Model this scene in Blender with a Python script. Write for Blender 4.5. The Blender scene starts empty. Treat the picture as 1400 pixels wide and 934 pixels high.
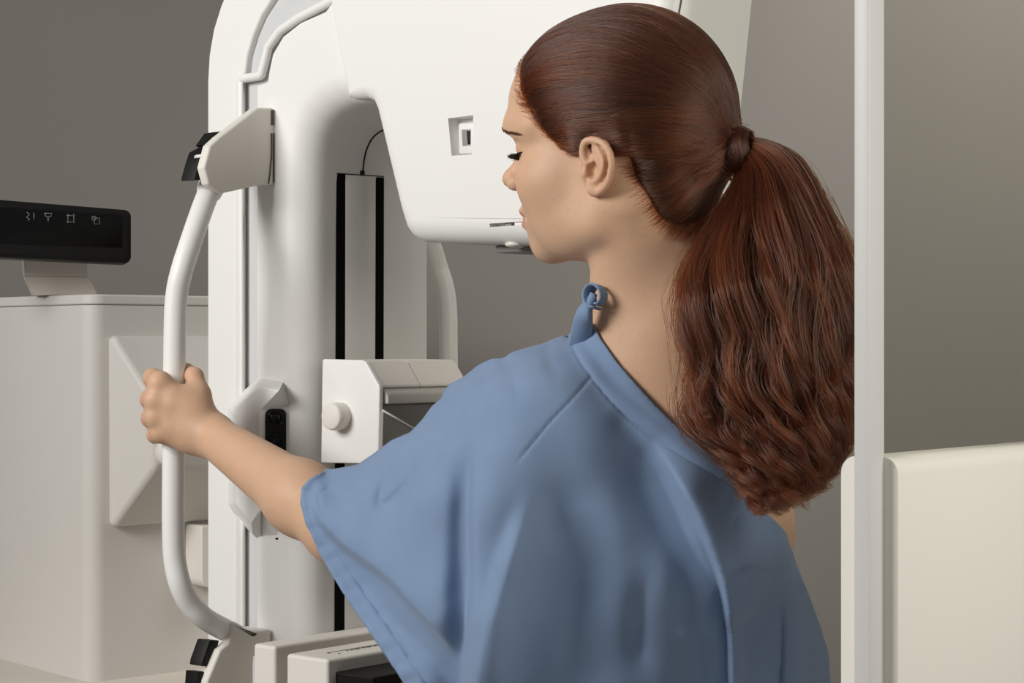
import bpy, bmesh, math, random
import numpy as np
from mathutils import Vector, Matrix
from mathutils.geometry import delaunay_2d_cdt

sc = bpy.context.scene
COL = sc.collection
F = 2722.2          # focal length in pixels of the 1400 px frame (70 mm lens on 36 mm)
ZC = 1.38           # camera height
rng = np.random.default_rng(7)
random.seed(7)

def P(px, py, Y):
    """world point that the camera sees at (px, py) when it stands at depth Y"""
    return np.array([(px - 700.0) * Y / F, Y, ZC - (py - 467.0) * Y / F])

# ------------------------------------------------------------------ materials
def srgb(r, g, b):
    f = lambda c: (c / 255 / 12.92) if c / 255 <= 0.04045 else ((c / 255 + 0.055) / 1.055) ** 2.4
    return (f(r), f(g), f(b), 1.0)

def material(name, col, rough=0.5, spec=0.5, metal=0.0, bump=0.0, bscale=400.0, var=0.0, vscale=6.0, sss=0.0, coat=0.0, sheen=0.0):
    m = bpy.data.materials.new(name); m.use_nodes = True
    nt = m.node_tree; b = nt.nodes['Principled BSDF']
    b.inputs['Base Color'].default_value = col
    b.inputs['Roughness'].default_value = rough
    b.inputs['Specular IOR Level'].default_value = spec
    b.inputs['Metallic'].default_value = metal
    if coat: b.inputs['Coat Weight'].default_value = coat; b.inputs['Coat Roughness'].default_value = 0.15
    if sheen: b.inputs['Sheen Weight'].default_value = sheen; b.inputs['Sheen Roughness'].default_value = 0.5
    if sss:
        b.inputs['Subsurface Weight'].default_value = sss
        b.inputs['Subsurface Radius'].default_value = (1.0, 0.35, 0.2)
        b.inputs['Subsurface Scale'].default_value = 0.006
    tc = nt.nodes.new('ShaderNodeTexCoord')
    if var:
        n = nt.nodes.new('ShaderNodeTexNoise'); n.inputs['Scale'].default_value = vscale; n.inputs['Detail'].default_value = 3
        r = nt.nodes.new('ShaderNodeMapRange'); r.inputs['To Min'].default_value = 1 - var; r.inputs['To Max'].default_value = 1 + var
        h = nt.nodes.new('ShaderNodeHueSaturation'); h.inputs['Color'].default_value = col
        nt.links.new(tc.outputs['Object'], n.inputs['Vector'])
        nt.links.new(n.outputs['Fac'], r.inputs['Value']); nt.links.new(r.outputs['Result'], h.inputs['Value'])
        nt.links.new(h.outputs['Color'], b.inputs['Base Color'])
    if bump:
        n = nt.nodes.new('ShaderNodeTexNoise'); n.inputs['Scale'].default_value = bscale; n.inputs['Detail'].default_value = 2
        u = nt.nodes.new('ShaderNodeBump'); u.inputs['Strength'].default_value = bump; u.inputs['Distance'].default_value = 0.001
        nt.links.new(tc.outputs['Object'], n.inputs['Vector'])
        nt.links.new(n.outputs['Fac'], u.inputs['Height']); nt.links.new(u.outputs['Normal'], b.inputs['Normal'])
    return m

M = {}
M['white'] = material('white_enamel', srgb(236, 235, 231), 0.42, 0.4, bump=0.03, bscale=900, var=0.01)
M['offwhite'] = material('warm_white_plastic', srgb(226, 221, 213), 0.5, 0.35, bump=0.04, bscale=700, var=0.015)
M['strip'] = material('pale_grey_strip', srgb(205, 206, 206), 0.5, 0.35)
M['greyplastic'] = material('grey_plastic', srgb(150, 146, 142), 0.4, 0.45)
M['black'] = material('black_plastic', srgb(17, 16, 16), 0.5, 0.25)
M['screen'] = material('black_glass_screen', srgb(6, 6, 6), 0.2, 0.3)
M['void'] = material('black_slot', srgb(12, 11, 11), 0.8, 0.1)
M['seam'] = material('dark_seam', srgb(95, 92, 88), 0.8, 0.1)
M['icon'] = material('grey_printed_icon', srgb(118, 118, 116), 0.6, 0.3)
M['ink'] = material('dark_grey_ink', srgb(95, 92, 90), 0.7, 0.2)
M['midgrey'] = material('mid_grey_plastic', srgb(186, 182, 177), 0.4, 0.4)
M['steel'] = material('brushed_steel', srgb(190, 190, 190), 0.3, 0.5, metal=1.0)
M['clear_grey'] = material('smoked_plastic', srgb(120, 117, 114), 0.15, 0.5)
M['wall'] = material('grey_wall_paint', srgb(128, 124, 119), 0.9, 0.15, bump=0.05, bscale=300, var=0.02, vscale=3)
M['wallr'] = M['wall']
M['floor'] = material('grey_vinyl', srgb(150, 146, 140), 0.5, 0.3, var=0.05, vscale=20)
M['beige'] = material('beige_laminate', srgb(216, 208, 198), 0.5, 0.3, bump=0.03)
M['console'] = material('pale_grey_console', srgb(210, 206, 200), 0.5, 0.35, bump=0.05, bscale=800, var=0.015)
M['panel'] = material('cream_shield_panel', srgb(233, 229, 219), 0.45, 0.35, var=0.02, vscale=5)
M['post'] = material('grey_white_post', srgb(205, 204, 200), 0.4, 0.4, bump=0.05, bscale=500)

def glass_material():
    m = bpy.data.materials.new('tinted_glass'); m.use_nodes = True
    nt = m.node_tree; nt.nodes.clear()
    o = nt.nodes.new('ShaderNodeOutputMaterial'); mx = nt.nodes.new('ShaderNodeMixShader')
    t = nt.nodes.new('ShaderNodeBsdfTransparent'); t.inputs['Color'].default_value = (0.95, 0.95, 0.92, 1)
    g = nt.nodes.new('ShaderNodeBsdfGlossy'); g.inputs['Roughness'].default_value = 0.02
    f = nt.nodes.new('ShaderNodeValue'); f.outputs[0].default_value = 0.05
    nt.links.new(f.outputs[0], mx.inputs[0]); nt.links.new(t.outputs[0], mx.inputs[1]); nt.links.new(g.outputs[0], mx.inputs[2])
    nt.links.new(mx.outputs[0], o.inputs['Surface'])
    return m
M['glass'] = glass_material()

# ------------------------------------------------------------------ object helpers
ORG = {}
def empty(name, loc, label, cat, group=None):
    o = bpy.data.objects.new(name, None); COL.objects.link(o)
    o.location = loc; o.empty_display_size = 0.05
    o['label'] = label; o['category'] = cat
    if group: o['group'] = group
    ORG[o.name] = np.array(loc, float)
    return o

def tag(o, label=None, cat=None, group=None, kind=None):
    if label: o['label'] = label
    if cat: o['category'] = cat
    if group: o['group'] = group
    if kind: o['kind'] = kind
    return o

def org(o):
    return ORG.get(o.name, np.zeros(3))

def link(name, me, mat, parent=None, loc=None, smooth=True):
    """link a mesh given in world space; its origin becomes its thing's base"""
    o = bpy.data.objects.new(name, me); COL.objects.link(o)
    base = org(parent) if parent is not None else np.array(loc if loc is not None else (0, 0, 0), float)
    n = len(me.vertices)
    co = np.empty(n * 3, 'f'); me.vertices.foreach_get('co', co)
    co = (co.reshape(-1, 3) - base).astype('f'); me.vertices.foreach_set('co', co.ravel())
    ORG[o.name] = base
    if parent is not None: o.parent = parent
    else: o.location = base
    if mat is not None:
        for mm in (mat if isinstance(mat, (list, tuple)) else [mat]): me.materials.append(mm)
    if smooth:
        me.polygons.foreach_set('use_smooth', np.ones(len(me.polygons), bool))
    me.update()
    return o

def mesh(verts, faces, name='m'):
    me = bpy.data.meshes.new(name)
    me.from_pydata([tuple(map(float, v)) for v in verts], [], [tuple(map(int, f)) for f in faces])
    bm = bmesh.new(); bm.from_mesh(me); bmesh.ops.recalc_face_normals(bm, faces=bm.faces[:]); bm.to_mesh(me); bm.free()
    return me

def mesh_np(verts, faces, name='m'):
    """fast mesh from arrays; faces (n,3) or (n,4), already wound"""
    me = bpy.data.meshes.new(name)
    nf, k = faces.shape
    me.vertices.add(len(verts)); me.vertices.foreach_set('co', np.asarray(verts, 'f').ravel())
    me.loops.add(nf * k); me.loops.foreach_set('vertex_index', np.asarray(faces, 'i').ravel())
    me.polygons.add(nf); me.polygons.foreach_set('loop_start', np.arange(0, nf * k, k, dtype='i'))
    me.update(calc_edges=True); me.validate()
    return me

def bevel(o, w, seg=3, ang=35):
    b = o.modifiers.new('bevel', 'BEVEL'); b.width = w; b.segments = seg
    b.limit_method = 'ANGLE'; b.angle_limit = math.radians(ang); b.harden_normals = True
    return o

def bake(o):
    dg = bpy.context.evaluated_depsgraph_get(); dg.update()
    me = bpy.data.meshes.new_from_object(o.evaluated_get(dg))
    o.modifiers.clear(); o.data = me
    return o

def cut(o, cutter):
    """carve the cutter out of o, then drop the cutter"""
    md = o.modifiers.new('cut', 'BOOLEAN'); md.object = cutter; md.operation = 'DIFFERENCE'; md.solver = 'EXACT'
    bake(o); bpy.data.objects.remove(cutter)
    return o

def prism(poly, vec):
    """polygon of world points swept along vec"""
    poly = np.asarray(poly, float); n = len(poly); vec = np.asarray(vec, float)
    v = np.vstack([poly, poly + vec])
    f = [tuple(range(n))[::-1], tuple(range(n, 2 * n))] + [(i, (i + 1) % n, n + (i + 1) % n, n + i) for i in range(n)]
    return mesh(v, f)

def box(o0, ax, ay, az):
    o0, ax, ay, az = [np.asarray(q, float) for q in (o0, ax, ay, az)]
    return prism([o0, o0 + ax, o0 + ax + ay, o0 + ay], az)

def catmull(pts, n=8, closed=False):
    p = np.asarray(pts, float); out = []
    m = len(p)
    for i in range(m if closed else m - 1):
        a, b, c, d = (p[(i - 1) % m], p[i], p[(i + 1) % m], p[(i + 2) % m]) if closed else (p[max(i - 1, 0)], p[i], p[i + 1], p[min(i + 2, m - 1)])
        for k in range(n):
            t = k / n
            out.append(0.5 * (2 * b + (c - a) * t + (2 * a - 5 * b + 4 * c - d) * t * t + (3 * b - a - 3 * c + d) * t ** 3))
    if not closed: out.append(p[-1])
    return np.array(out)

def tube(path, rad, seg=20, flat=1.0, cap=True, up=(0, 1, 0)):
    """swept tube; rad scalar or per point; flat squeezes along the frame's second axis"""
    path = np.asarray(path, float); n = len(path)
    rad = np.full(n, rad) if np.isscalar(rad) else np.asarray(rad, float)
    T = np.gradient(path, axis=0); T /= np.linalg.norm(T, axis=1)[:, None] + 1e-12
    u = np.asarray(up, float); u = u - T[0] * (u @ T[0])
    if np.linalg.norm(u) < 1e-6: u = np.array([0, 0, 1.0]) - T[0] * T[0][2]
    u /= np.linalg.norm(u)
    V = []
    for i in range(n):
        u = u - T[i] * (u @ T[i]); u /= np.linalg.norm(u); w = np.cross(T[i], u)
        a = np.linspace(0, 2 * np.pi, seg, endpoint=False)
        V.append(path[i] + rad[i] * (np.cos(a)[:, None] * u * flat + np.sin(a)[:, None] * w))
    V = np.vstack(V); f = []
    for i in range(n - 1):
        for k in range(seg):
            f.append((i * seg + k, i * seg + (k + 1) % seg, (i + 1) * seg + (k + 1) % seg, (i + 1) * seg + k))
    if cap: f += [tuple(range(seg))[::-1], tuple((n - 1) * seg + k for k in range(seg))]
    return mesh(V, f)

def round_poly(pts, r, seg=5):
    """round the corners of a 2D polygon; r scalar or per corner"""
    p = np.asarray(pts, float); n = len(p); r = [r] * n if np.isscalar(r) else r
    out = []
    for i in range(n):
        a, b, c = p[i - 1], p[i], p[(i + 1) % n]
        if r[i] <= 0: out.append(b); continue
        u, w = a - b, c - b; lu, lw = np.linalg.norm(u), np.linalg.norm(w); u, w = u / lu, w / lw
        ang = math.acos(max(-1, min(1, float(u @ w))))
        if ang > 3.1: out.append(b); continue
        d = min(r[i] / math.tan(ang / 2), lu * .49, lw * .49); rr = d * math.tan(ang / 2)
        cen = b + (u + w) / np.linalg.norm(u + w) * rr / math.sin(ang / 2)
        s, e = b + u * d - cen, b + w * d - cen
        a0 = math.atan2(s[1], s[0]); a1 = math.atan2(e[1], e[0]); da = (a1 - a0 + math.pi) % (2 * math.pi) - math.pi
        for k in range(seg + 1):
            t = a0 + da * k / seg; out.append(cen + rr * np.array([math.cos(t), math.sin(t)]))
    return np.array(out)

def pillow(poly, radii, depth, to3, back_r=0.003, seg=8):
    """prism of a 2D polygon whose near rim is rounded with a radius per vertex; to3(p2, d) -> world"""
    p = np.asarray(poly, float); n = len(p)
    r = np.full(n, radii) if np.isscalar(radii) else np.asarray(radii, float)
    area = 0.5 * np.sum(p[:, 0] * np.roll(p[:, 1], -1) - np.roll(p[:, 0], -1) * p[:, 1])
    e = np.roll(p, -1, 0) - p; e /= np.linalg.norm(e, axis=1)[:, None] + 1e-12
    nr = np.stack([-e[:, 1], e[:, 0]], 1) * (1 if area > 0 else -1)      # inward edge normals
    m = nr + np.roll(nr, 1, 0); m /= (np.linalg.norm(m, axis=1)[:, None] + 1e-9)
    cosh = np.maximum(np.sum(m * nr, 1), 0.35); m = m / cosh[:, None]    # mitre
    rings = []
    for k in range(seg + 1):
        t = k / seg * math.pi / 2
        ins = r * (1 - math.sin(t)); d = r * (1 - math.cos(t))
        q = p + m * ins[:, None]
        rings.append(np.array([to3(q[i], d[i]) for i in range(n)]))
    rings.append(np.array([to3(p[i], depth) for i in range(n)]))
    V = np.vstack(rings); f = [tuple(range(n))[::-1]]
    for k in range(len(rings) - 1):
        for i in range(n):
            f.append((k * n + i, k * n + (i + 1) % n, (k + 1) * n + (i + 1) % n, (k + 1) * n + i))
    f.append(tuple((len(rings) - 1) * n + i for i in range(n)))
    return mesh(V, f)

def sharpen(o, deg=40):
    """keep hard creases hard under smooth shading"""
    me = o.data; bm = bmesh.new(); bm.from_mesh(me)
    for e in bm.edges:
        e.smooth = not (len(e.link_faces) == 2 and e.calc_face_angle(0) > math.radians(deg))
    bm.to_mesh(me); bm.free()
    return o
# ------------------------------------------------------------------ the room
YW = 3.45
def slab(name, lo, hi, mat):
    lo, hi = np.array(lo, float), np.array(hi, float); d = hi - lo
    o = link(name, box(lo, (d[0], 0, 0), (0, d[1], 0), (0, 0, d[2])), mat, smooth=False)
    o['kind'] = 'structure'; return o
slab('wall_back', (-3.2, YW, 0), (3.2, YW + .1, 2.9), M['wall'])
slab('wall_left', (-3.3, -1.2, 0), (-3.2, YW + .1, 2.9), M['wall'])
slab('wall_right', (3.2, -1.2, 0), (3.3, YW + .1, 2.9), M['wall'])
slab('floor', (-3.3, -1.2, -.1), (3.3, YW + .1, 0), M['floor'])
o = slab('baseboard_back', (-3.2, YW - .015, 0), (3.2, YW, .1), M['beige']); bevel(o, .004)

# ------------------------------------------------------------------ radiation shield: post, glass, lower board
TH = math.radians(50)
D = np.array([math.cos(TH), math.sin(TH), 0]); NN = np.array([math.sin(TH), -math.cos(TH), 0]); UP = np.array([0, 0, 1.0])
Yp = 1.52
c0 = P(1228, 650, Yp); ztop = c0[2]                      # near top corner of the board, end face / front face
base = np.array([c0[0], c0[1], 0])
shield = empty('radiation_shield', base, 'cream and glass radiation shield with an upright post, standing behind the long ponytail', 'protective screen')
tb = .050; rr = .0135                                     # board thickness, rounding of its top edges
prof = []
for k in range(7):
    t = k / 6 * math.pi / 2; prof.append((rr - rr * math.cos(t), rr * math.sin(t)))      # (inset along thickness, height)
ztop += .0135
sec = [(0, .12)] + [(x, ztop - rr + h) for x, h in prof] + [(tb - x, ztop - rr + h) for x, h in prof[::-1]] + [(tb, .12)]
b0 = base
poly = [b0 - NN * x + UP * z for x, z in sec]
o = link('lower_panel', prism(poly, D * 1.0), M['panel'], shield); sharpen(o, 30)
# post on the end of the board
a = P(1167, 467, Yp - .012); 
pw, pd = .0255, .036
# post occupies thickness from s0 to s0+pd along -NN, and sticks out in front of the end face along -D
s0 = .0085; 
post_o = b0 - NN * .0127 - D * .022
sq = round_poly([(0, 0), (.024, 0), (.024, .0132), (0, .0132)], .0015, 3)
poly = [post_o + D * x - NN * y for x, y in sq]
o = link('post', prism(poly, UP * 2.25), M['post'], shield); sharpen(o, 40)
o = link('glass_pane', box(b0 + D * .0 - NN * .0155 + UP * (ztop - .02), D * .98, -NN * .007, UP * 1.0), M['glass'], shield, smooth=False)
o = link('foot', box(b0 - NN * .05 + D * .25, D * .06, NN * .15, UP * .12), M['post'], shield); bevel(o, .006)
o = link('foot', box(b0 - NN * .05 + D * .85, D * .06, NN * .15, UP * .12), M['post'], shield); bevel(o, .006)
# ------------------------------------------------------------------ implicit body modelling
def axis(lo, hi, coarse, fine):
    out = [lo]
    while out[-1] < hi:
        x = out[-1]; h = coarse
        for a, b, s in fine:
            if a - .012 <= x < b: h = min(h, s)
        out.append(x + h)
    return np.array(out, 'f')

class Grid:
    def __init__(s, xs, ys, zs):
        s.x, s.y, s.z = xs, ys, zs
        s.F = np.full((len(xs), len(ys), len(zs)), .15, 'f')
    def win(s, lo, hi, m):
        r = []
        for ax, a, b in zip((s.x, s.y, s.z), lo, hi):
            i = max(0, np.searchsorted(ax, a - m) - 1); j = min(len(ax), np.searchsorted(ax, b + m) + 2)
            r.append(slice(i, j))
        return tuple(r)
    def coords(s, w):
        return s.x[w[0]][:, None, None], s.y[w[1]][None, :, None], s.z[w[2]][None, None, :]
    def add(s, fn, lo, hi, k=0.0, sub=False):
        w = s.win(lo, hi, k + .015)
        d = fn(*s.coords(w)).astype('f'); f = s.F[w]
        s.F[w] = smax(f, -d, k) if sub else smin(f, d, k)
    def cone(s, a, b, ra, rb, k=.01, sub=False, sq=None):
        a, b = np.asarray(a, 'f'), np.asarray(b, 'f'); r = max(ra, rb)
        s.add(lambda X, Y, Z: cone_d(X, Y, Z, a, b, ra, rb), np.minimum(a, b) - r, np.maximum(a, b) + r, k, sub)
    def ell(s, c, axes, r, k=.01, sub=False):
        c = np.asarray(c, 'f'); R = max(r)
        s.add(lambda X, Y, Z: ell_d(X, Y, Z, c, axes, r), c - R, c + R, k, sub)

def smin(a, b, k):
    if k <= 0: return np.minimum(a, b)
    h = np.maximum(k - np.abs(a - b), 0) / k
    return np.minimum(a, b) - h * h * (k * .25)
def smax(a, b, k): return -smin(-a, -b, k)
def cone_d(X, Y, Z, a, b, ra, rb):
    d = b - a; L = float(d @ d) + 1e-12
    t = np.clip(((X - a[0]) * d[0] + (Y - a[1]) * d[1] + (Z - a[2]) * d[2]) / L, 0, 1)
    return np.sqrt((X - a[0] - t * d[0]) ** 2 + (Y - a[1] - t * d[1]) ** 2 + (Z - a[2] - t * d[2]) ** 2) - (ra + t * (rb - ra))
def ell_d(X, Y, Z, c, axes, r):
    dx, dy, dz = X - c[0], Y - c[1], Z - c[2]
    q = [(dx * A[0] + dy * A[1] + dz * A[2]) for A in axes] if axes is not None else [dx, dy, dz]
    k0 = np.sqrt((q[0] / r[0]) ** 2 + (q[1] / r[1]) ** 2 + (q[2] / r[2]) ** 2) + 1e-9
    k1 = np.sqrt((q[0] / r[0] ** 2) ** 2 + (q[1] / r[1] ** 2) ** 2 + (q[2] / r[2] ** 2) ** 2) + 1e-9
    return k0 * (k0 - 1) / k1

def surface_nets(g):
    Fv = g.F; S = Fv < 0
    nx, ny, nz = Fv.shape
    c = np.zeros((nx - 1, ny - 1, nz - 1), np.uint8)
    offs = [(i, j, k) for i in (0, 1) for j in (0, 1) for k in (0, 1)]
    sl = lambda o, n: slice(1, None) if o else slice(0, n - 1)
    for o in offs: c += S[sl(o[0], nx), sl(o[1], ny), sl(o[2], nz)]
    I, J, K = np.nonzero((c > 0) & (c < 8))
    del c
    ids = (I.astype(np.int64) * (ny - 1) + J) * (nz - 1) + K
    val = {o: Fv[I + o[0], J + o[1], K + o[2]] for o in offs}
    pos = np.zeros((len(I), 3)); cnt = np.zeros(len(I))
    lo = np.stack([g.x[I], g.y[J], g.z[K]], 1).astype(float)
    sz = np.stack([g.x[I + 1], g.y[J + 1], g.z[K + 1]], 1) - lo
    for ax in range(3):
        for o in offs:
            if o[ax]: continue
            p = list(o); p[ax] = 1; p = tuple(p)
            a, b = val[o], val[p]; m = (a < 0) != (b < 0)
            t = a[m] / (a[m] - b[m])
            q = np.tile(np.array(o, float), (m.sum(), 1)); q[:, ax] = t
            pos[m] += q; cnt[m] += 1
    V = lo + sz * pos / cnt[:, None]
    faces = []
    def look(i, j, k):
        return np.searchsorted(ids, (i.astype(np.int64) * (ny - 1) + j) * (nz - 1) + k)
    # edges along x
    d = S[:-1, 1:-1, 1:-1] != S[1:, 1:-1, 1:-1]; i, j, k = np.nonzero(d); j += 1; k += 1
    q = np.stack([look(i, j - 1, k - 1), look(i, j, k - 1), look(i, j, k), look(i, j - 1, k)], 1)
    fl = ~S[i, j, k]; q[fl] = q[fl][:, ::-1]; faces.append(q)
    d = S[1:-1, :-1, 1:-1] != S[1:-1, 1:, 1:-1]; i, j, k = np.nonzero(d); i += 1; k += 1
    q = np.stack([look(i - 1, j, k - 1), look(i - 1, j, k), look(i, j, k), look(i, j, k - 1)], 1)
    fl = ~S[i, j, k]; q[fl] = q[fl][:, ::-1]; faces.append(q)
    d = S[1:-1, 1:-1, :-1] != S[1:-1, 1:-1, 1:]; i, j, k = np.nonzero(d); i += 1; j += 1
    q = np.stack([look(i - 1, j - 1, k), look(i, j - 1, k), look(i, j, k), look(i - 1, j, k)], 1)
    fl = ~S[i, j, k]; q[fl] = q[fl][:, ::-1]; faces.append(q)
    return V, np.vstack(faces)

def relax(V, Fc, n=2, lam=.5):
    e = np.vstack([Fc[:, [0, 1]], Fc[:, [1, 2]], Fc[:, [2, 3]], Fc[:, [3, 0]]]) if Fc.shape[1] == 4 else np.vstack([Fc[:, [0, 1]], Fc[:, [1, 2]], Fc[:, [2, 0]]])
    e = np.vstack([e, e[:, ::-1]])
    deg = np.bincount(e[:, 0], minlength=len(V)).astype(float)
    for it in range(n):
        for l in (lam, -lam * 1.03):
            A = np.stack([np.bincount(e[:, 0], V[e[:, 1], c], len(V)) for c in range(3)], 1) / deg[:, None]
            V = V + l * (A - V)
    return V

# ------------------------------------------------------------------ head frame: a = forward, b = her left (towards the camera), u = up
YAW, PITCH = math.radians(25), math.radians(0)
HC = np.array([0.098, 1.78, 1.5235])
aF = np.array([-math.cos(YAW), math.sin(YAW), 0]); aL = np.array([-math.sin(YAW), -math.cos(YAW), 0]); aU = np.array([0, 0, 1.0])
AX = (aF, aL, aU)
def H(a, b, u):
    return HC + (aF * a + aL * b + aU * u) / 1000.0
def to_head(p):
    q = (np.asarray(p) - HC) * 1000.0
    return q @ aF, q @ aL, q @ aU

G = Grid(axis(-.43, .37, .005, [(-.405, -.30, .0015), (-.02, .215, .0017), (-.30, -.17, .003)]),
         axis(1.58, 2.19, .005, [(1.68, 1.875, .0017), (2.085, 2.185, .0015), (1.9, 2.085, .003)]),
         np.concatenate([np.arange(-.002, .98, .02, dtype='f'), axis(.98, 1.70, .005, [(1.425, 1.66, .0017), (1.26, 1.36, .0015), (1.36, 1.425, .003)])]))

mm = .001
def E(a, b, u, ra, rb, ru, k=10, sub=False, both=False):
    for s in ((1, -1) if both else (1,)):
        G.ell(H(a, b * s, u), AX, (ra * mm, rb * mm, ru * mm), k * mm, sub)
def C_(p, q, ra, rb, k=8, sub=False, both=False):
    for s in ((1, -1) if both else (1,)):
        G.cone(H(p[0], p[1] * s, p[2]), H(q[0], q[1] * s, q[2]), ra * mm, rb * mm, k * mm, sub)

# torso, neck, limbs (world)
SH_L, SH_R = np.array([-.022, 1.800, 1.278]), np.array([.205, 1.872, 1.205])
NB = np.array([.128, 1.805, 1.385])
Sx = SH_R - SH_L; Sx = np.array([Sx[0], Sx[1], 0]); Sx /= np.linalg.norm(Sx); Sy = np.array([-Sx[1], Sx[0], 0]); AXT = (Sx, Sy, np.array([0, 0, 1.0]))
G.ell((.112, 1.835, 1.20), AXT, (.150, .085, .20), .05)
G.ell((.118, 1.845, 1.02), AXT, (.128, .082, .20), .06)
G.ell((.122, 1.86, .86), AXT, (.165, .10, .17), .06)
G.cone(NB + [0, .02, -.045], SH_L, .050, .036, .03)
G.cone(NB + [0, .02, -.03], SH_R, .060, .046, .04)
G.cone((.150, 1.785, 1.385), (.165, 1.805, 1.22), .060, .07, .05)
for s in (-1, 1):
    hip = np.array([.122, 1.86, .82]) + Sx * .085 * s
    kn = hip + [0, .01, -.38]; an = kn + [0, -.01, -.37]
    G.cone(hip, kn, .082, .052, .03); G.cone(kn, an, .052, .036, .02)
    G.cone(an + [0, 0, 0], an + Sy * .13 + [0, 0, -.04], .04, .03, .02); G.cone(an, an + [0, 0, -.035], .035, .038, .02)
# neck
G.cone((.132, 1.79, 1.50), (.129, 1.797, 1.37), .0515, .0565, .03)
G.cone(H(-22, 0, -10), (.148, 1.79, 1.40), .050, .052, .03)
G.cone(H(-18, 48, -25), (.104, 1.783, 1.40), .020, .016, .035)      # the neck's side muscle
# right arm, hanging in front of her
G.cone(SH_R, SH_R + [-.03, .06, -.26], .040, .034, .03); G.cone(SH_R + [-.03, .06, -.26], SH_R + [-.10, .20, -.36], .038, .026, .02)
G.ell(SH_R + [-.12, .225, -.375], None, (.035, .04, .022), .02)
# left arm
WR = P(288, 594, 2.112); EL = P(470, 722, 1.935)
G.cone(SH_L, EL, .037, .035, .03)
fa = EL + (WR - EL) * .3
G.cone(EL, fa, .034, .0350, .02); G.cone(fa, WR, .0345, .0220, .02)

# ------------------------------------------------------------------ head
E(-8, 0, 58, 97, 76, 89, 10)
E(33, 0, 75, 68, 66, 60, 20)
E(45, 0, 8, 50, 57, 58, 20)
E(41, 0, -34, 42, 44, 34, 14)
C_((69, 0, -55), (4, 51, -40), 12.5, 12, 14, both=True)
C_((4, 50, -40), (-2, 53, 0), 12, 11, 22, both=True)
E(67, 0, -54, 17.5, 19, 15, 10)
E(31, 27, -14, 42, 32, 52, 20, both=True)
E(56, 38, 0, 23, 21, 20, 22, both=True)
E(52, 0, 66, 45, 53, 38, 22)
C_((86, 0, 45), (84, 36, 48), 8, 9, 18, both=True)
C_((84, 36, 48), (66, 52, 46), 9, 7, 18, both=True)
E(77, 0, -30, 13.2, 25, 22, 12)
# eyes
E(98, 38, 29, 18, 22, 11.5, 9, sub=True, both=True)
E(73.5, 34, 30, 13.4, 15.5, 13.2, 3, both=True)
E(81.5, 34, 41, 5.5, 15, 4.5, 6, both=True)
C_((88.5, 27, 23.0), (81, 48, 24), .9, .7, 1.5, sub=True, both=True)
# nose
C_((90, 0, 31), (105, 0, 9), 7, 8, 9)
E(108.3, 0, 5.5, 8.8, 9.5, 8.2, 5)
C_((100, 0, -1), (94, 0, -8), 5.5, 4.5, 5)
E(99.5, 11.5, .5, 8.5, 6.5, 7, 4, both=True)
C_((103, 6, -8), (100.5, 6.5, -2), 3, 2.5, 2, sub=True, both=True)
# lips
E(88.2, 0, -25.2, 7.6, 23, 6.8, 2.5)
E(86.5, 0, -37, 7.8, 20, 6.8, 2.5)
for s in (-1, 1):
    for q0, q1 in (((97, 0, -31.0), (96, 10, -31.2)), ((96, 10, -31.2), (92.5, 18, -31.4)), ((92.5, 18, -31.4), (87, 24, -31.8)), ((87, 24, -31.8), (81, 29, -32.6))):
        C_((q0[0], q0[1] * s, q0[2]), (q1[0], q1[1] * s, q1[2]), 1.5, 1.5, 1.5, sub=True)
E(91, 0, -47.5, 6, 14, 4.5, 5, sub=True)

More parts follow.
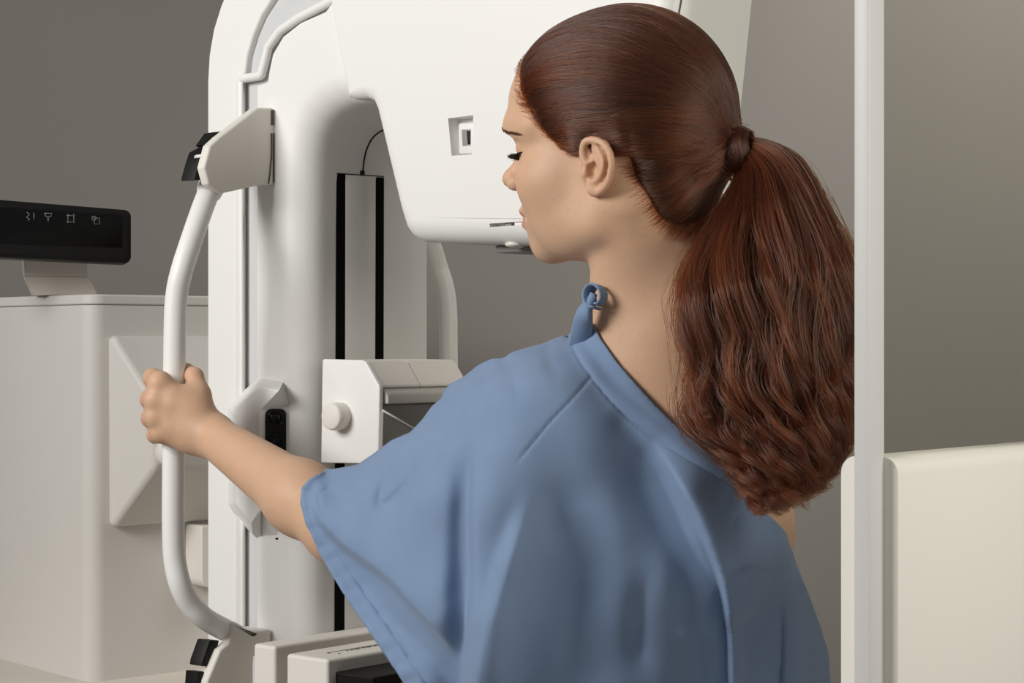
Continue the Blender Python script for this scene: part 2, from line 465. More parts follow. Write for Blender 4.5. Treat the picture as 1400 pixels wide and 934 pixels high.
# ear: (p back, v up) on the ear plate, w out from the head
EA, EBASE, FL = -6, 73, math.radians(15)
def ear_pt(px, py, w, s=1):
    p = (px - 808) * .632 / .766; v = (240 - py) * .632
    return (EA + 6 - p * math.cos(FL) , (EBASE + 2 + max(p, -6) * math.sin(FL) + w) * s, v)
def ear(s):
    def t(a, b, ra, rb, k=2, sub=False):
        G.cone(H(*ear_pt(*a, s)), H(*ear_pt(*b, s)), ra * mm, rb * mm, k * mm, sub)
    # plate
    for x, y, rx, r in [(822, 208, 0, 7.2), (826, 224, 0, 6.5), (822, 240, 0, 6.8), (816, 254, 0, 6.5)]:
        c = ear_pt(x, y, -2.2, s)
        G.ell(H(*c), AX, (9.5 * mm, 3.6 * mm, 10.5 * mm), 3 * mm)
    t((806, 236, -8), (822, 222, -6), 8, 8, 5)
    t((803, 206, -4), (803, 226, -5), 5, 5.5, 4)
    # lobe
    G.ell(H(*ear_pt(814.5, 259.5, -.6, s)), AX, (7.2 * mm, 3.4 * mm, 6.8 * mm), 2.5 * mm)
    hel = [(808, 229, -.5), (802.5, 222, .2), (800.5, 213, .8), (801, 204, 1.6), (804, 196.5, 2.6), (811, 193.6, 2.8), (819, 195, 2.8), (827, 200, 2.6), (833.5, 208, 2.2), (837, 218, 1.8), (838, 229, 1.4),
           (836.5, 240, 1), (833, 251, .6), (827, 260, .2), (820, 265, 0)]
    hp = catmull(hel, 3)
    for i in range(len(hp) - 1):
        t(tuple(hp[i]), tuple(hp[i + 1]), 2.9, 2.9, 1.6)
    ant = catmull([(818, 202, .2), (823, 211, .8), (827, 221, 1.4), (827.5, 231, 1.6), (824, 242, 1.4), (818, 249, 1.0), (812, 250, .8)], 3)
    for i in range(len(ant) - 1):
        t(tuple(ant[i]), tuple(ant[i + 1]), 2.5, 2.5, 2)
    G.ell(H(*ear_pt(812.5, 233.5, 1.5, s)), AX, (5.2 * mm, 6.5 * mm, 8.2 * mm), 2.5 * mm, True)     # concha
    t((812, 214, 2.4), (809, 204, 2.8), 2.4, 1.8, 2, True)                                         # upper hollow
    sc_ = catmull([(823, 201.5, 2.6), (830.5, 211, 2.4), (833, 222, 2.2), (832.8, 234, 2.0), (829, 246, 1.8)], 3)
    for i in range(len(sc_) - 1):
        t(tuple(sc_[i]), tuple(sc_[i + 1]), 1.4, 1.4, 1.5, True)
    G.ell(H(*ear_pt(803.0, 238, 1.2, s)), AX, (3.3 * mm, 3.4 * mm, 5.2 * mm), 2 * mm)                # tragus
    t((804, 226, .6), (813, 222, .2), 1.8, 1.4, 1.5)                                                 # crus
ear(1); ear(-1)

# ------------------------------------------------------------------ left hand round the bar
YB = 2.14; BAR = P(238, 560, YB)
def hp_(px, py, Y): return P(px, py, Y)
W2 = P(276, 588, 2.112)
mcp = [hp_(219, 524, 2.111), hp_(214, 547, 2.109), hp_(214, 570, 2.111), hp_(221, 591, 2.115)]
pip = [hp_(209, 517, 2.136), hp_(205, 546, 2.137), hp_(206, 572, 2.137), hp_(212, 595, 2.137)]
dip = [hp_(221, 519, 2.163), hp_(219, 546, 2.164), hp_(220, 571, 2.163), hp_(224, 593, 2.161)]
tip = [hp_(247, 523, 2.164), hp_(247, 548, 2.165), hp_(247, 571, 2.164), hp_(245, 591, 2.161)]
rf = [.0106, .0108, .0103, .0090]
for i in range(4):
    st = W2 + (mcp[i] - W2) * .12 + np.array([0, 0, (.011, .004, -.004, -.011)[i]])
    G.cone(st, mcp[i], .0135, .0118 - .0008 * (i == 3), .010)
    G.cone(mcp[i] + (mcp[i] - st) * .02 + [0, -.0015, 0], mcp[i], .0098, .0098, .004)
for i in range(4):
    G.cone(mcp[i], pip[i], rf[i] * 1.10, rf[i] * 1.0, .0062)
    G.cone(pip[i], dip[i], rf[i] * 1.0, rf[i] * .9, .002)
    G.cone(dip[i], tip[i], rf[i] * .9, rf[i] * .78, .002)
# palm body and wrist
G.cone(WR, W2, .0215, .021, .014)
G.cone(hp_(262, 560, 2.113), hp_(240, 552, 2.109), .0150, .0125, .012)
G.cone(hp_(262, 583, 2.113), hp_(240, 582, 2.111), .0150, .0120, .012)
G.cone(hp_(262, 560, 2.113), hp_(258, 600, 2.116), .0155, .0125, .012)
# thumb: leaves the side of the palm, lies up along the bar and round behind it
th = [hp_(275, 572, 2.115), hp_(271, 540, 2.121), hp_(266, 515, 2.134), hp_(254, 506, 2.161)]
G.cone(th[0], th[1], .0150, .0118, .010); G.cone(th[1], th[2], .0118, .0100, .004); G.cone(th[2], th[3], .0100, .0082, .002)
G.cone(hp_(258, 540, 2.116), th[1], .0095, .0105, .010)          # web of skin
G.cone(P(238, 440, YB), P(238, 690, YB), .0128, .0128, .001, sub=True)   # the grip closes on the bar

V, Fq = surface_nets(G)
V = relax(V, Fq, 1)
body_me = mesh_np(V, Fq, 'person_body')

def skin_material():
    m = material('skin', srgb(207, 168, 138), 0.50, 0.32, bump=0.16, bscale=700, var=0.05, vscale=55, sss=0.12)
    nt = m.node_tree; b = nt.nodes['Principled BSDF']
    at = nt.nodes.new('ShaderNodeAttribute'); at.attribute_name = 'tint'
    src = b.inputs['Base Color'].links[0].from_socket
    fn_ = nt.nodes.new('ShaderNodeTexNoise'); fn_.inputs['Scale'].default_value = 260; fn_.inputs['Detail'].default_value = 3
    fr = nt.nodes.new('ShaderNodeMapRange'); fr.inputs['From Min'].default_value = .56; fr.inputs['From Max'].default_value = .72; fr.inputs['To Max'].default_value = .13
    fm = nt.nodes.new('ShaderNodeMix'); fm.data_type = 'RGBA'; fm.inputs[7].default_value = srgb(176, 122, 94)
    tcn = nt.nodes.new('ShaderNodeTexCoord'); nt.links.new(tcn.outputs['Object'], fn_.inputs['Vector'])
    nt.links.new(fn_.outputs['Fac'], fr.inputs['Value']); nt.links.new(fr.outputs['Result'], fm.inputs[0]); nt.links.new(src, fm.inputs[6]); src = fm.outputs[2]
    mx = nt.nodes.new('ShaderNodeMix'); mx.data_type = 'RGBA'; mx.blend_type = 'MULTIPLY'; mx.inputs['Factor'].default_value = 1
    nt.links.new(src, mx.inputs[6]); nt.links.new(at.outputs['Color'], mx.inputs[7])
    nt.links.new(mx.outputs[2], b.inputs['Base Color'])
    return m
M['skin'] = skin_material()
BASE = np.array([.122, 1.86, 0.0])
person = link('person', body_me, M['skin'], None, BASE)
tag(person, 'person in blue hospital gown with long red ponytail, one hand gripping the white bar', 'person')
# natural colour of lips, lids, ears and knuckles
qa, qb, qu = to_head(V)
tint = np.ones((len(V), 4), 'f')
def paint(mask, col):
    mask = np.clip(mask, 0, 1)[:, None]
    tint[:, :3] = tint[:, :3] * (1 - mask) + tint[:, :3] * np.array(col) * mask
g2 = lambda a, b, u, ra, rb, ru: np.exp(-(((qa - a) / ra) ** 2 + ((np.abs(qb) - b) / rb) ** 2 + ((qu - u) / ru) ** 2))
lip = (1.25 - np.sqrt(((np.abs(qb)) / 24) ** 2 + ((qu + 31.5) / (12.5 - 5.5 * np.clip(np.abs(qb) / 24, 0, 1))) ** 2)) * 5 * (qa > 84)
paint(lip, (.93, .66, .66))
paint(g2(84, 34, 36, 10, 15, 7) * .8, (.95, .80, .84))
paint(g2(60, 45, -2, 25, 22, 22) * .35, (1.0, .88, .85))
paint(g2(-15, 80, 0, 24, 14, 40) * .35, (1.0, .85, .78))
hk = np.zeros(len(V))
for i in range(4): hk += np.exp(-np.sum((V - (pip[i] + mcp[i]) / 2) ** 2, 1) / .012 ** 2)
paint(hk * .3, (1.0, .84, .80))
ca = body_me.color_attributes.new('tint', 'FLOAT_COLOR', 'POINT'); ca.data.foreach_set('color', tint.ravel())
from mathutils.bvhtree import BVHTree
body_bvh = BVHTree.FromPolygons([tuple(v) for v in V], [tuple(f) for f in Fq.tolist()])
# ------------------------------------------------------------------ hospital gown
# outline as (px, py, kind of the edge that starts here): s = the cloth turns round to the other side, o = an open edge
GO = [(797, 447, 's'), (786, 457, 's'), (764, 463, 's'), (742, 472, 's'), (716, 479, 's'), (700, 484, 's'), (689, 492, 's'), (672, 493, 's'), (655, 501, 's'), (634, 518, 's'), (618, 526, 's'), (609, 534, 's'),
      (606, 545, 's'), (592, 557, 's'), (579, 575, 's'), (562, 593, 's'), (536, 604, 's'), (512, 622, 's'), (490, 637, 's'), (465, 642, 's'), (443, 645, 'o'),
      (424, 655, 'o'), (413, 667, 'o'), (412, 690, 'o'), (419, 715, 'o'), (436, 755, 'o'), (468, 808, 'o'), (500, 855, 'o'), (530, 898, 'o'), (555, 936, 'o'), (585, 985, 'o'), (602, 1012, 's'),
      (622, 1006, 's'), (638, 975, 's'), (641, 1010, 's'), (636, 1300, 's'), (628, 1700, 'o'), (1160, 1700, 's'), (1150, 1200, 's'), (1137, 1000, 's'), (1133, 925, 's'), (1131, 895, 's'), (1120, 858, 's'),
      (1103, 812, 's'), (1088, 775, 's'), (1078, 746, 's'), (1072, 727, 'o'), (1060, 712, 'o'), (1042, 698, 'o'), (1020, 667, 'o'), (998, 643, 'o'), (965, 617, 'o'), (930, 588, 'o'), (897, 556, 'o'), (870, 526, 'o'),
      (845, 497, 'o'), (822, 464, 'o'), (810, 440, 'o')]
def densify(pts, step):
    out, kind = [], []
    n = len(pts)
    for i in range(n):
        a = np.array(pts[i][:2], float); b = np.array(pts[(i + 1) % n][:2], float)
        st = step if min(a[1], b[1]) < 1000 else 24
        m = max(1, int(np.linalg.norm(b - a) / st))
        for k in range(m): out.append(a + (b - a) * k / m); kind.append(pts[i][2])
    return np.array(out), kind
raw, kinds = densify(GO, 3.0)
bp = raw.copy()
for _ in range(1):                                       # soften the corners of the outline
    q = .5 * bp + .25 * (np.roll(bp, 1, 0) + np.roll(bp, -1, 0)); m = raw[:, 1] < 990
    bp[m] = q[m]
sil = np.array([k == 's' for k in kinds]); sil_v = sil | np.roll(sil, 1)
def seg_dist(p, a, b):
    d = b - a; L = np.sum(d * d, 1) + 1e-9; out = np.full(len(p), 1e9)
    for i in range(len(a)):
        t = np.clip(((p - a[i]) @ d[i]) / L[i], 0, 1)
        out = np.minimum(out, np.sum((p - a[i] - t[:, None] * d[i]) ** 2, 1))
    return np.sqrt(out)
def inside(p, poly):
    r = np.zeros(len(p), bool); n = len(poly)
    for i in range(n):
        a, b = poly[i], poly[(i + 1) % n]
        c = (a[1] > p[:, 1]) != (b[1] > p[:, 1])
        with np.errstate(divide='ignore', invalid='ignore'):
            x = (b[0] - a[0]) * (p[:, 1] - a[1]) / (b[1] - a[1]) + a[0]
        r ^= c & (p[:, 0] < x)
    return r
def hexgrid(x0, x1, y0, y1, s):
    ys = np.arange(y0, y1, s * .866); g = []
    for i, y in enumerate(ys):
        x = np.arange(x0 + (i % 2) * s / 2, x1, s); g.append(np.stack([x, np.full(len(x), y)], 1))
    return np.vstack(g)
pts = np.vstack([hexgrid(400, 1150, 440, 965, 3.2), hexgrid(560, 1180, 966, 1010, 8), hexgrid(600, 1180, 1012, 1700, 24)])
pts = pts[inside(pts, bp)]
dB = seg_dist(pts, bp, np.roll(bp, -1, 0))
pts = pts[dB > np.where(pts[:, 1] > 1012, 9, 1.8)]
allp = np.vstack([bp, pts]); nb = len(bp)
res = delaunay_2d_cdt([Vector(p) for p in allp], [], [list(range(nb))], 1, 1e-5)
gp = np.array([tuple(v) for v in res[0]]); gt = np.array([f for f in res[2]])
onb = np.zeros(len(gp), bool); issil = np.zeros(len(gp), bool)
for i, o_ in enumerate(res[3]):
    for j in o_:
        if j < nb:
            onb[i] = True; issil[i] |= bool(sil_v[j])

bn = np.roll(bp, -1, 0)
d_sil = seg_dist(gp, bp[sil], bn[sil])
neck = np.array([(not s) and p[0] > 780 and p[1] < 760 for s, p in zip(sil, bp)])
d_neck = seg_dist(gp, bp[neck], bn[neck])
hemm = np.array([(not s) and p[0] < 620 for s, p in zip(sil, bp)])
d_hem = seg_dist(gp, bp[hemm], bn[hemm])
X_, Y_ = gp[:, 0], gp[:, 1]
sstep = lambda x, a, b: (lambda t: t * t * (3 - 2 * t))(np.clip((x - a) / (b - a), 0, 1))
ymid = np.interp(X_, [405, 470, 550, 625, 700, 800, 900, 1000, 1075, 1170], [1.968, 1.922, 1.852, 1.800, 1.780, 1.794, 1.822, 1.850, 1.875, 1.895])
for _ in range(1):
    pass
Dd = np.interp(X_, [405, 470, 560, 660, 1200], [.050, .055, .066, .088, .088])
gR = np.interp(X_, [405, 470, 600, 800, 1200], [95, 110, 130, 150, 150])
t = np.clip(d_sil / gR, 0, 1); g_ = np.sqrt(np.clip(1 - (1 - t) ** 2, 0, 1))
yf = ymid - Dd * g_; yb = ymid + Dd * g_
# the body inside pushes the cloth out
def hits(px, py, far):
    out = np.full(len(px), np.nan)
    for i in range(len(px)):
        d = Vector(((px[i] - 700) / F, 1.0, -(py[i] - 467) / F)).normalized()
        if not far: h = body_bvh.ray_cast(Vector((0, 0, ZC)), d)
        else: h = body_bvh.ray_cast(Vector((0, 0, ZC)) + d * 4, -d)
        if h[0] is not None: out[i] = h[0][1]
    return out
hf = hits(X_, Y_, False); hb = hits(X_, Y_, True)
hf0 = np.where(np.isnan(hf), 9, hf); hb0 = np.where(np.isnan(hb), -9, hb)
s_ = sstep(d_neck, 4, 85)
yf = np.where((hf0 < 5) & (Y_ < 760), hf0 - .006 + s_ * (np.minimum(yf, hf0 - .008) - hf0 + .006), yf)
yf = np.minimum(yf, hf0 - .007); yb = np.maximum(yb, hb0 + .007)
edges = np.vstack([gt[:, [0, 1]], gt[:, [1, 2]], gt[:, [2, 0]]]); edges = np.vstack([edges, edges[:, ::-1]])
deg = np.maximum(np.bincount(edges[:, 0], minlength=len(gp)), 1)
def soft(y, n, keep):
    for _ in range(n):
        q = np.bincount(edges[:, 0], y[edges[:, 1]], len(y)) / deg
        y = np.where(keep, y, .35 * y + .65 * q)
    return y
for _ in range(8): yf = np.minimum(soft(yf, 14, issil), hf0 - np.where(d_neck < 60, .005, .014))
yf = np.minimum(soft(yf, 10, issil), hf0 - .004); yb = soft(yb, 40, issil)

# folds: (path, height in m, reach to its left / right in px, how it fades at start / end)
def fold(path, amp, wl, wr, f0=.25, f1=.25, power=1.0):
    c = catmull(np.array(path, float), 10); a, b = c[:-1], c[1:]; d = b - a
    L = np.linalg.norm(d, axis=1); cum = np.concatenate([[0], np.cumsum(L)]) / L.sum()
    m = (X_ > c[:, 0].min() - 3.2 * max(wl, wr)) & (X_ < c[:, 0].max() + 3.2 * max(wl, wr)) & (Y_ > c[:, 1].min() - 3.2 * max(wl, wr)) & (Y_ < c[:, 1].max() + 3.2 * max(wl, wr))
    p = gp[m]; best = np.full(len(p), 1e9); sg = np.zeros(len(p)); tt = np.zeros(len(p))
    for i in range(len(a)):
        t = np.clip(((p - a[i]) @ d[i]) / (L[i] ** 2 + 1e-9), 0, 1)
        q = p - a[i] - t[:, None] * d[i]; r = np.sqrt(np.sum(q * q, 1)); u = r < best
        best[u] = r[u]; tt[u] = (cum[i] + t * (cum[i + 1] - cum[i]))[u]
        sg[u] = (d[i][0] * q[:, 1] - d[i][1] * q[:, 0])[u]
    w = np.where(sg > 0, wl, wr)              # image y runs down: positive cross = to the left of a path that runs down
    pr = np.exp(-(best / w) ** 2)
    fade = np.ones(len(p))
    if f0 > 0: fade *= sstep(tt, 0, f0)
    if f1 > 0: fade *= 1 - sstep(tt, 1 - f1, 1)
    out = np.zeros(len(gp)); out[m] = amp * pr * fade
    return out
dz = np.zeros(len(gp))
# the long overlap between sleeve and back
dz += fold([(655, 560), (651, 630), (651, 720), (653, 790), (646, 860), (641, 940), (640, 1010)], .024, 5, 54, .3, 0)
dz += fold([(648, 575), (643, 640), (640, 700), (640, 780), (637, 850), (632, 960)], -.017, 30, 9, .35, .05)
dz += fold([(622, 590), (612, 660), (606, 740), (602, 820), (600, 880)], .009, 46, 19, .35, .3)
dz += fold([(735, 660), (706, 745), (682, 820), (662, 900), (650, 990)], .020, 16, 52, .35, 0)
dz += fold([(775, 640), (752, 740), (725, 850), (710, 960)], -.016, 26, 44, .3, 0)
dz += fold([(655, 545), (700, 500), (742, 476)], -.003, 14, 18, .3, .3)
# sleeve
dz += fold([(604, 560), (590, 640), (572, 720), (565, 780)], .009, 18, 30, .3, .4)
dz += fold([(556, 610), (535, 665), (516, 715)], -.013, 12, 26, .3, .4)
dz += fold([(520, 625), (505, 680), (500, 730)], .005, 15, 14, .2, .5)
dz += fold([(478, 642), (470, 680), (478, 730)], -.004, 12, 12, .2, .5)
dz += fold([(437, 655), (440, 685), (447, 706)], .005, 7, 10, .2, .4)
dz += fold([(600, 545), (640, 530), (680, 505)], .003, 10, 14, .3, .3)
# lower sleeve tuck: the cloth above stands proud of the strip behind it
tuck = [(428, 668), (436, 700), (461, 733), (498, 763), (532, 788), (566, 824), (603, 864), (634, 900)]
dz += fold(tuck, .024, 5, 50, .2, .22)
dz += fold([(452, 745), (500, 800), (545, 850), (600, 905), (625, 960)], -.010, 18, 20, .3, .2)
# back
dz += fold([(893, 596), (925, 650), (952, 700), (975, 750), (992, 800), (1000, 870), (1003, 960)], .027, 4.5, 38, .25, 0)
dz += fold([(872, 600), (902, 660), (934, 730), (962, 800), (974, 880), (976, 960)], -.014, 36, 12, .25, 0)
dz += fold([(990, 800), (1008, 788), (1026, 781), (1050, 788), (1074, 806)], .012, 26, 6, .45, .2)
dz += fold([(1020, 830), (1030, 880), (1032, 960)], -.030, 26, 30, .25, 0)
dz += fold([(1073, 800), (1076, 860), (1073, 960)], .010, 8, 22, .25, 0)
dz += fold([(1010, 690), (1000, 730), (1004, 765)], -.004, 9, 9, .25, .3)
dz += fold([(1060, 715), (1074, 770), (1078, 810)], .004, 8, 12, .2, .3)
dz += fold([(985, 660), (1010, 715), (1030, 770)], .007, 16, 14, .3, .2)
dz += fold([(830, 620), (850, 720), (858, 830), (852, 960)], .008, 36, 46, .35, 0)
dz += fold([(905, 720), (915, 820), (905, 960)], .007, 26, 38, .35, 0)
dz += fold([(884, 770), (874, 850), (876, 930)], -.006, 20, 12, .4, .3)
dz += fold([(800, 690), (790, 800), (778, 960)], -.009, 28, 36, .35, 0)
dz += fold([(830, 560), (870, 600), (905, 640)], -.003, 16, 14, .3, .3)
dz += fold([(925, 840), (950, 890), (955, 950)], .008, 14, 16, .3, 0)
# seams and hems
dz += fold([(776, 456), (786, 480), (808, 516), (848, 562), (902, 604), (957, 639), (1000, 664), (1019, 684), (1016, 700)], -.0022, 1.8, 1.8, .02, .02)
dz += fold([(780, 452), (800, 490), (828, 528), (860, 557), (912, 598), (962, 631), (1003, 656)], .0022, 9, 9, .02, .05)
dz += fold([(808, 516), (780, 548), (745, 585), (700, 641)], -.0017, 2.3, 2.3, .02, .2)
dz += fold([(1054, 718), (1070, 760), (1078, 810), (1076, 940)], -.0018, 1.8, 1.8, .05, .1)
dz += fold([(1008, 700), (998, 725), (996, 752)], -.0016, 1.8, 1.8, .1, .2)
dz += fold([(1022, 800), (1016, 825), (1006, 838)], -.0016, 1.8, 1.8, .1, .2)
hemline = np.exp(-((d_hem - 24) / 1.8) ** 2) * -.0030 + np.where(d_hem < 24, .0016, 0) * sstep(d_hem, 0, 2)
dz += hemline
# light crumple
for k in range(26):
    ang = rng.uniform(0, 2 * np.pi); fr = rng.uniform(.02, .075)
    dz += .00034 / (fr / .03) * np.sin((X_ * math.cos(ang) + Y_ * math.sin(ang)) * fr + rng.uniform(0, 6) + 1.5 * np.sin((X_ * math.sin(ang) - Y_ * math.cos(ang)) * fr * .5))
dz += .0011 * np.exp(-(d_hem / 30) ** 2) * (np.sin(Y_ * .09 + 2 * np.sin(Y_ * .021)) + .6 * np.sin(Y_ * .23 + X_ * .12))
dz += fold([(690, 492), (700, 520), (716, 560)], -.0035, 9, 12, .0, .6) + fold([(656, 501), (664, 530), (672, 560)], -.003, 9, 10, 0, .6) + fold([(607, 545), (622, 562), (640, 575)], -.004, 8, 10, 0, .6) + fold([(742, 472), (752, 500), (770, 530)], -.003, 10, 12, 0, .6)
dz *= np.where(issil, 0, np.clip(d_sil / 9, 0, 1))
dz *= np.where(Y_ > 700, 1, np.clip(.25 + d_neck / 10, 0, 1))
hfs = np.where(hf0 > 5, yf + .12, hf0)
for _ in range(10):
    mn_ = hfs.copy(); np.minimum.at(mn_, edges[:, 0], hfs[edges[:, 1]]); hfs = mn_
hfs = soft(hfs, 60, issil)
room = np.clip(hfs - .003 - yf, 0.0005, 1)            # how far the cloth may sink before it meets the body
dz = np.where(dz < 0, -room * np.tanh(-dz / room), dz)
yf = yf - dz
front = np.stack([(X_ - 700) * yf / F, yf, ZC - (Y_ - 467) * yf / F], 1)
# the far side is laid out at the same height and width in space, rounded back behind the body
back = np.stack([(X_ - 700) * ymid / F, yb, ZC - (Y_ - 467) * ymid / F], 1)
front_s = np.stack([(X_ - 700) * ymid / F, ymid, ZC - (Y_ - 467) * ymid / F], 1)
back[issil] = front[issil]
ng = len(gp)
idx = np.arange(ng) + ng; idx[issil] = np.nonzero(issil)[0]
Vg = np.vstack([front, back]); Fg = np.vstack([gt, idx[gt][:, ::-1]])
used = np.unique(Fg); remap = np.full(len(Vg), -1); remap[used] = np.arange(len(used))
Fg = remap[Fg]; Vg = Vg[used]
ok = (Fg[:, 0] != Fg[:, 1]) & (Fg[:, 1] != Fg[:, 2]) & (Fg[:, 0] != Fg[:, 2]); Fg = Fg[ok]
n0 = np.cross(Vg[Fg[:5, 1]] - Vg[Fg[:5, 0]], Vg[Fg[:5, 2]] - Vg[Fg[:5, 0]])
me = mesh_np(Vg, Fg, 'gown')

def cloth_material():
    m = bpy.data.materials.new('blue_cotton'); m.use_nodes = True
    nt = m.node_tree; b = nt.nodes['Principled BSDF']
    b.inputs['Roughness'].default_value = .85; b.inputs['Specular IOR Level'].default_value = .15
    b.inputs['Sheen Weight'].default_value = .15; b.inputs['Sheen Roughness'].default_value = .5
    tc = nt.nodes.new('ShaderNodeTexCoord')
    n = nt.nodes.new('ShaderNodeTexNoise'); n.inputs['Scale'].default_value = 1400; n.inputs['Detail'].default_value = 2
    n2 = nt.nodes.new('ShaderNodeTexNoise'); n2.inputs['Scale'].default_value = 25; n2.inputs['Detail'].default_value = 4
    cr = nt.nodes.new('ShaderNodeMix'); cr.data_type = 'RGBA'
    cr.inputs[6].default_value = srgb(117, 138, 168); cr.inputs[7].default_value = srgb(127, 148, 178)
    nt.links.new(tc.outputs['Object'], n.inputs['Vector']); nt.links.new(tc.outputs['Object'], n2.inputs['Vector'])
    nt.links.new(n2.outputs['Fac'], cr.inputs[0]); nt.links.new(cr.outputs[2], b.inputs['Base Color'])
    u = nt.nodes.new('ShaderNodeBump'); u.inputs['Strength'].default_value = .12; u.inputs['Distance'].default_value = .0006
    u2 = nt.nodes.new('ShaderNodeBump'); u2.inputs['Strength'].default_value = .12; u2.inputs['Distance'].default_value = .004
    nt.links.new(n.outputs['Fac'], u.inputs['Height']); nt.links.new(n2.outputs['Fac'], u2.inputs['Height'])
    nt.links.new(u2.outputs['Normal'], u.inputs['Normal']); nt.links.new(u.outputs['Normal'], b.inputs['Normal'])
    return m
M['cloth'] = cloth_material()
gown = link('hospital_gown', me, M['cloth'], person)
sm = gown.modifiers.new('thickness', 'SOLIDIFY'); sm.thickness = .0016; sm.offset = -1
bake(gown); gown.data.polygons.foreach_set('use_smooth', np.ones(len(gown.data.polygons), bool))

# tie at the nape: a folded strap that runs up from the collar and ends in a small rolled loop
def ribbon(path, wdir, half, th):
    """flat band along path; wdir and half per point"""
    path = np.asarray(path, float); n = len(path); T = np.gradient(path, axis=0); T /= np.linalg.norm(T, axis=1)[:, None]
    V = []
    for i in range(n):
        w = np.asarray(wdir[i], float); w = w - T[i] * (w @ T[i]); w /= np.linalg.norm(w); m = np.cross(T[i], w); h = half[i]
        for a, b in ((-1, -.35), (-.85, -1), (0, -1.1), (.85, -1), (1, -.35), (1, .35), (.85, 1), (0, 1.1), (-.85, 1), (-1, .35)):
            V.append(path[i] + w * a * h + m * b * th[i])
    f = [tuple(range(10)), tuple((n - 1) * 10 + k for k in range(10))]
    for i in range(n - 1):
        for k in range(10): f.append((i * 10 + k, i * 10 + (k + 1) % 10, (i + 1) * 10 + (k + 1) % 10, (i + 1) * 10 + k))
    return mesh(V, f)
sp_ = catmull([P(791, 478, 1.775), P(796, 450, 1.756), P(799, 431, 1.744), P(804, 417, 1.740), P(812, 402, 1.738)], 6)
tw_ = np.linspace(0, 1, len(sp_))
wd_ = [np.array([math.cos(.3 + 1.1 * t), -math.sin(.3 + 1.1 * t), .25]) for t in tw_]
t1 = link('neck_tie', ribbon(sp_, wd_, np.interp(tw_, [0, .4, .7, 1], [.0105, .0085, .0075, .0072]), np.interp(tw_, [0, .5, 1], [.002, .0034, .003])), M['cloth'], gown)
ax_ = np.array([-.62, -.75, .18]); ax_ /= np.linalg.norm(ax_); r1 = np.cross(ax_, [0, 0, 1.0]); r1 /= np.linalg.norm(r1); r2 = np.cross(r1, ax_)
roll = []; kk = 44
for k in range(kk):
    t = k / (kk - 1); a = -1.9 + t * 8.4; r = .0098 - .0046 * t + .0007 * math.sin(a * 2)
    roll.append(P(814, 404, 1.736) + (math.cos(a) * r * r1 + math.sin(a) * r * r2 * 1.15) - ax_ * .004 * t)
t2 = link('rolled_loop', ribbon(roll, [ax_ + .18 * math.sin(6 * k / kk) * r1 for k in range(kk)], np.interp(np.linspace(0, 1, kk), [0, .12, .85, 1], [.0068, .0074, .0058, .0040]), np.full(kk, .0011)), M['cloth'], t1)
# ------------------------------------------------------------------ hair
def hair_material(name, c1, c2):
    m = bpy.data.materials.new(name); m.use_nodes = True
    nt = m.node_tree; nt.nodes.clear()
    o = nt.nodes.new('ShaderNodeOutputMaterial'); h = nt.nodes.new('ShaderNodeBsdfHairPrincipled')
    h.parametrization = 'COLOR'; h.inputs['IOR'].default_value = 1.45
    h.inputs['Roughness'].default_value = .25; h.inputs['Radial Roughness'].default_value = .4
    ci = nt.nodes.new('ShaderNodeHairInfo'); mx = nt.nodes.new('ShaderNodeMix'); mx.data_type = 'RGBA'
    mx.inputs[6].default_value = c1; mx.inputs[7].default_value = c2
    at = nt.nodes.new('ShaderNodeAttribute'); at.attribute_name = 'tone'
    av = nt.nodes.new('ShaderNodeMath'); av.operation = 'MULTIPLY_ADD'; av.inputs[1].default_value = .45
    hm = nt.nodes.new('ShaderNodeMath'); hm.operation = 'MULTIPLY'; hm.inputs[1].default_value = .6
    nt.links.new(at.outputs['Fac'], hm.inputs[0]); nt.links.new(ci.outputs['Random'], av.inputs[0]); nt.links.new(hm.outputs[0], av.inputs[2])
    nt.links.new(av.outputs[0], mx.inputs[0]); nt.links.new(mx.outputs[2], h.inputs['Color'])
    nt.links.new(h.outputs[0], o.inputs['Surface'])
    return m
M['hair'] = hair_material('auburn_hair', srgb(29, 13, 7), srgb(98, 48, 24))
M['hairbase'] = material('auburn_hair_mass', srgb(26, 13, 8), .75, .15)
M['lash'] = material('dark_lash', srgb(22, 15, 12), .5, .3)
M['brow'] = material('brown_brow', srgb(92, 62, 44), .6, .2)

def strands(name, pts, rad, mat, parent, tone=None):
    """pts (n, k, 3) world, rad (k,) or (n, k)"""
    n, k, _ = pts.shape
    cu = bpy.data.hair_curves.new(name); cu.add_curves([k] * n)
    base = org(parent)
    cu.attributes['position'].data.foreach_set('vector', (pts - base).astype('f').ravel())
    ra = cu.attributes.get('radius') or cu.attributes.new('radius', 'FLOAT', 'POINT')
    ra.data.foreach_set('value', np.broadcast_to(np.asarray(rad, 'f'), (n, k)).ravel().astype('f'))
    tn = cu.attributes.new('tone', 'FLOAT', 'CURVE')
    tn.data.foreach_set('value', (np.full(n, .4) if tone is None else np.asarray(tone)).astype('f'))
    cu.materials.append(mat)
    o = bpy.data.objects.new(name, cu); COL.objects.link(o); o.parent = parent; ORG[o.name] = base
    return o

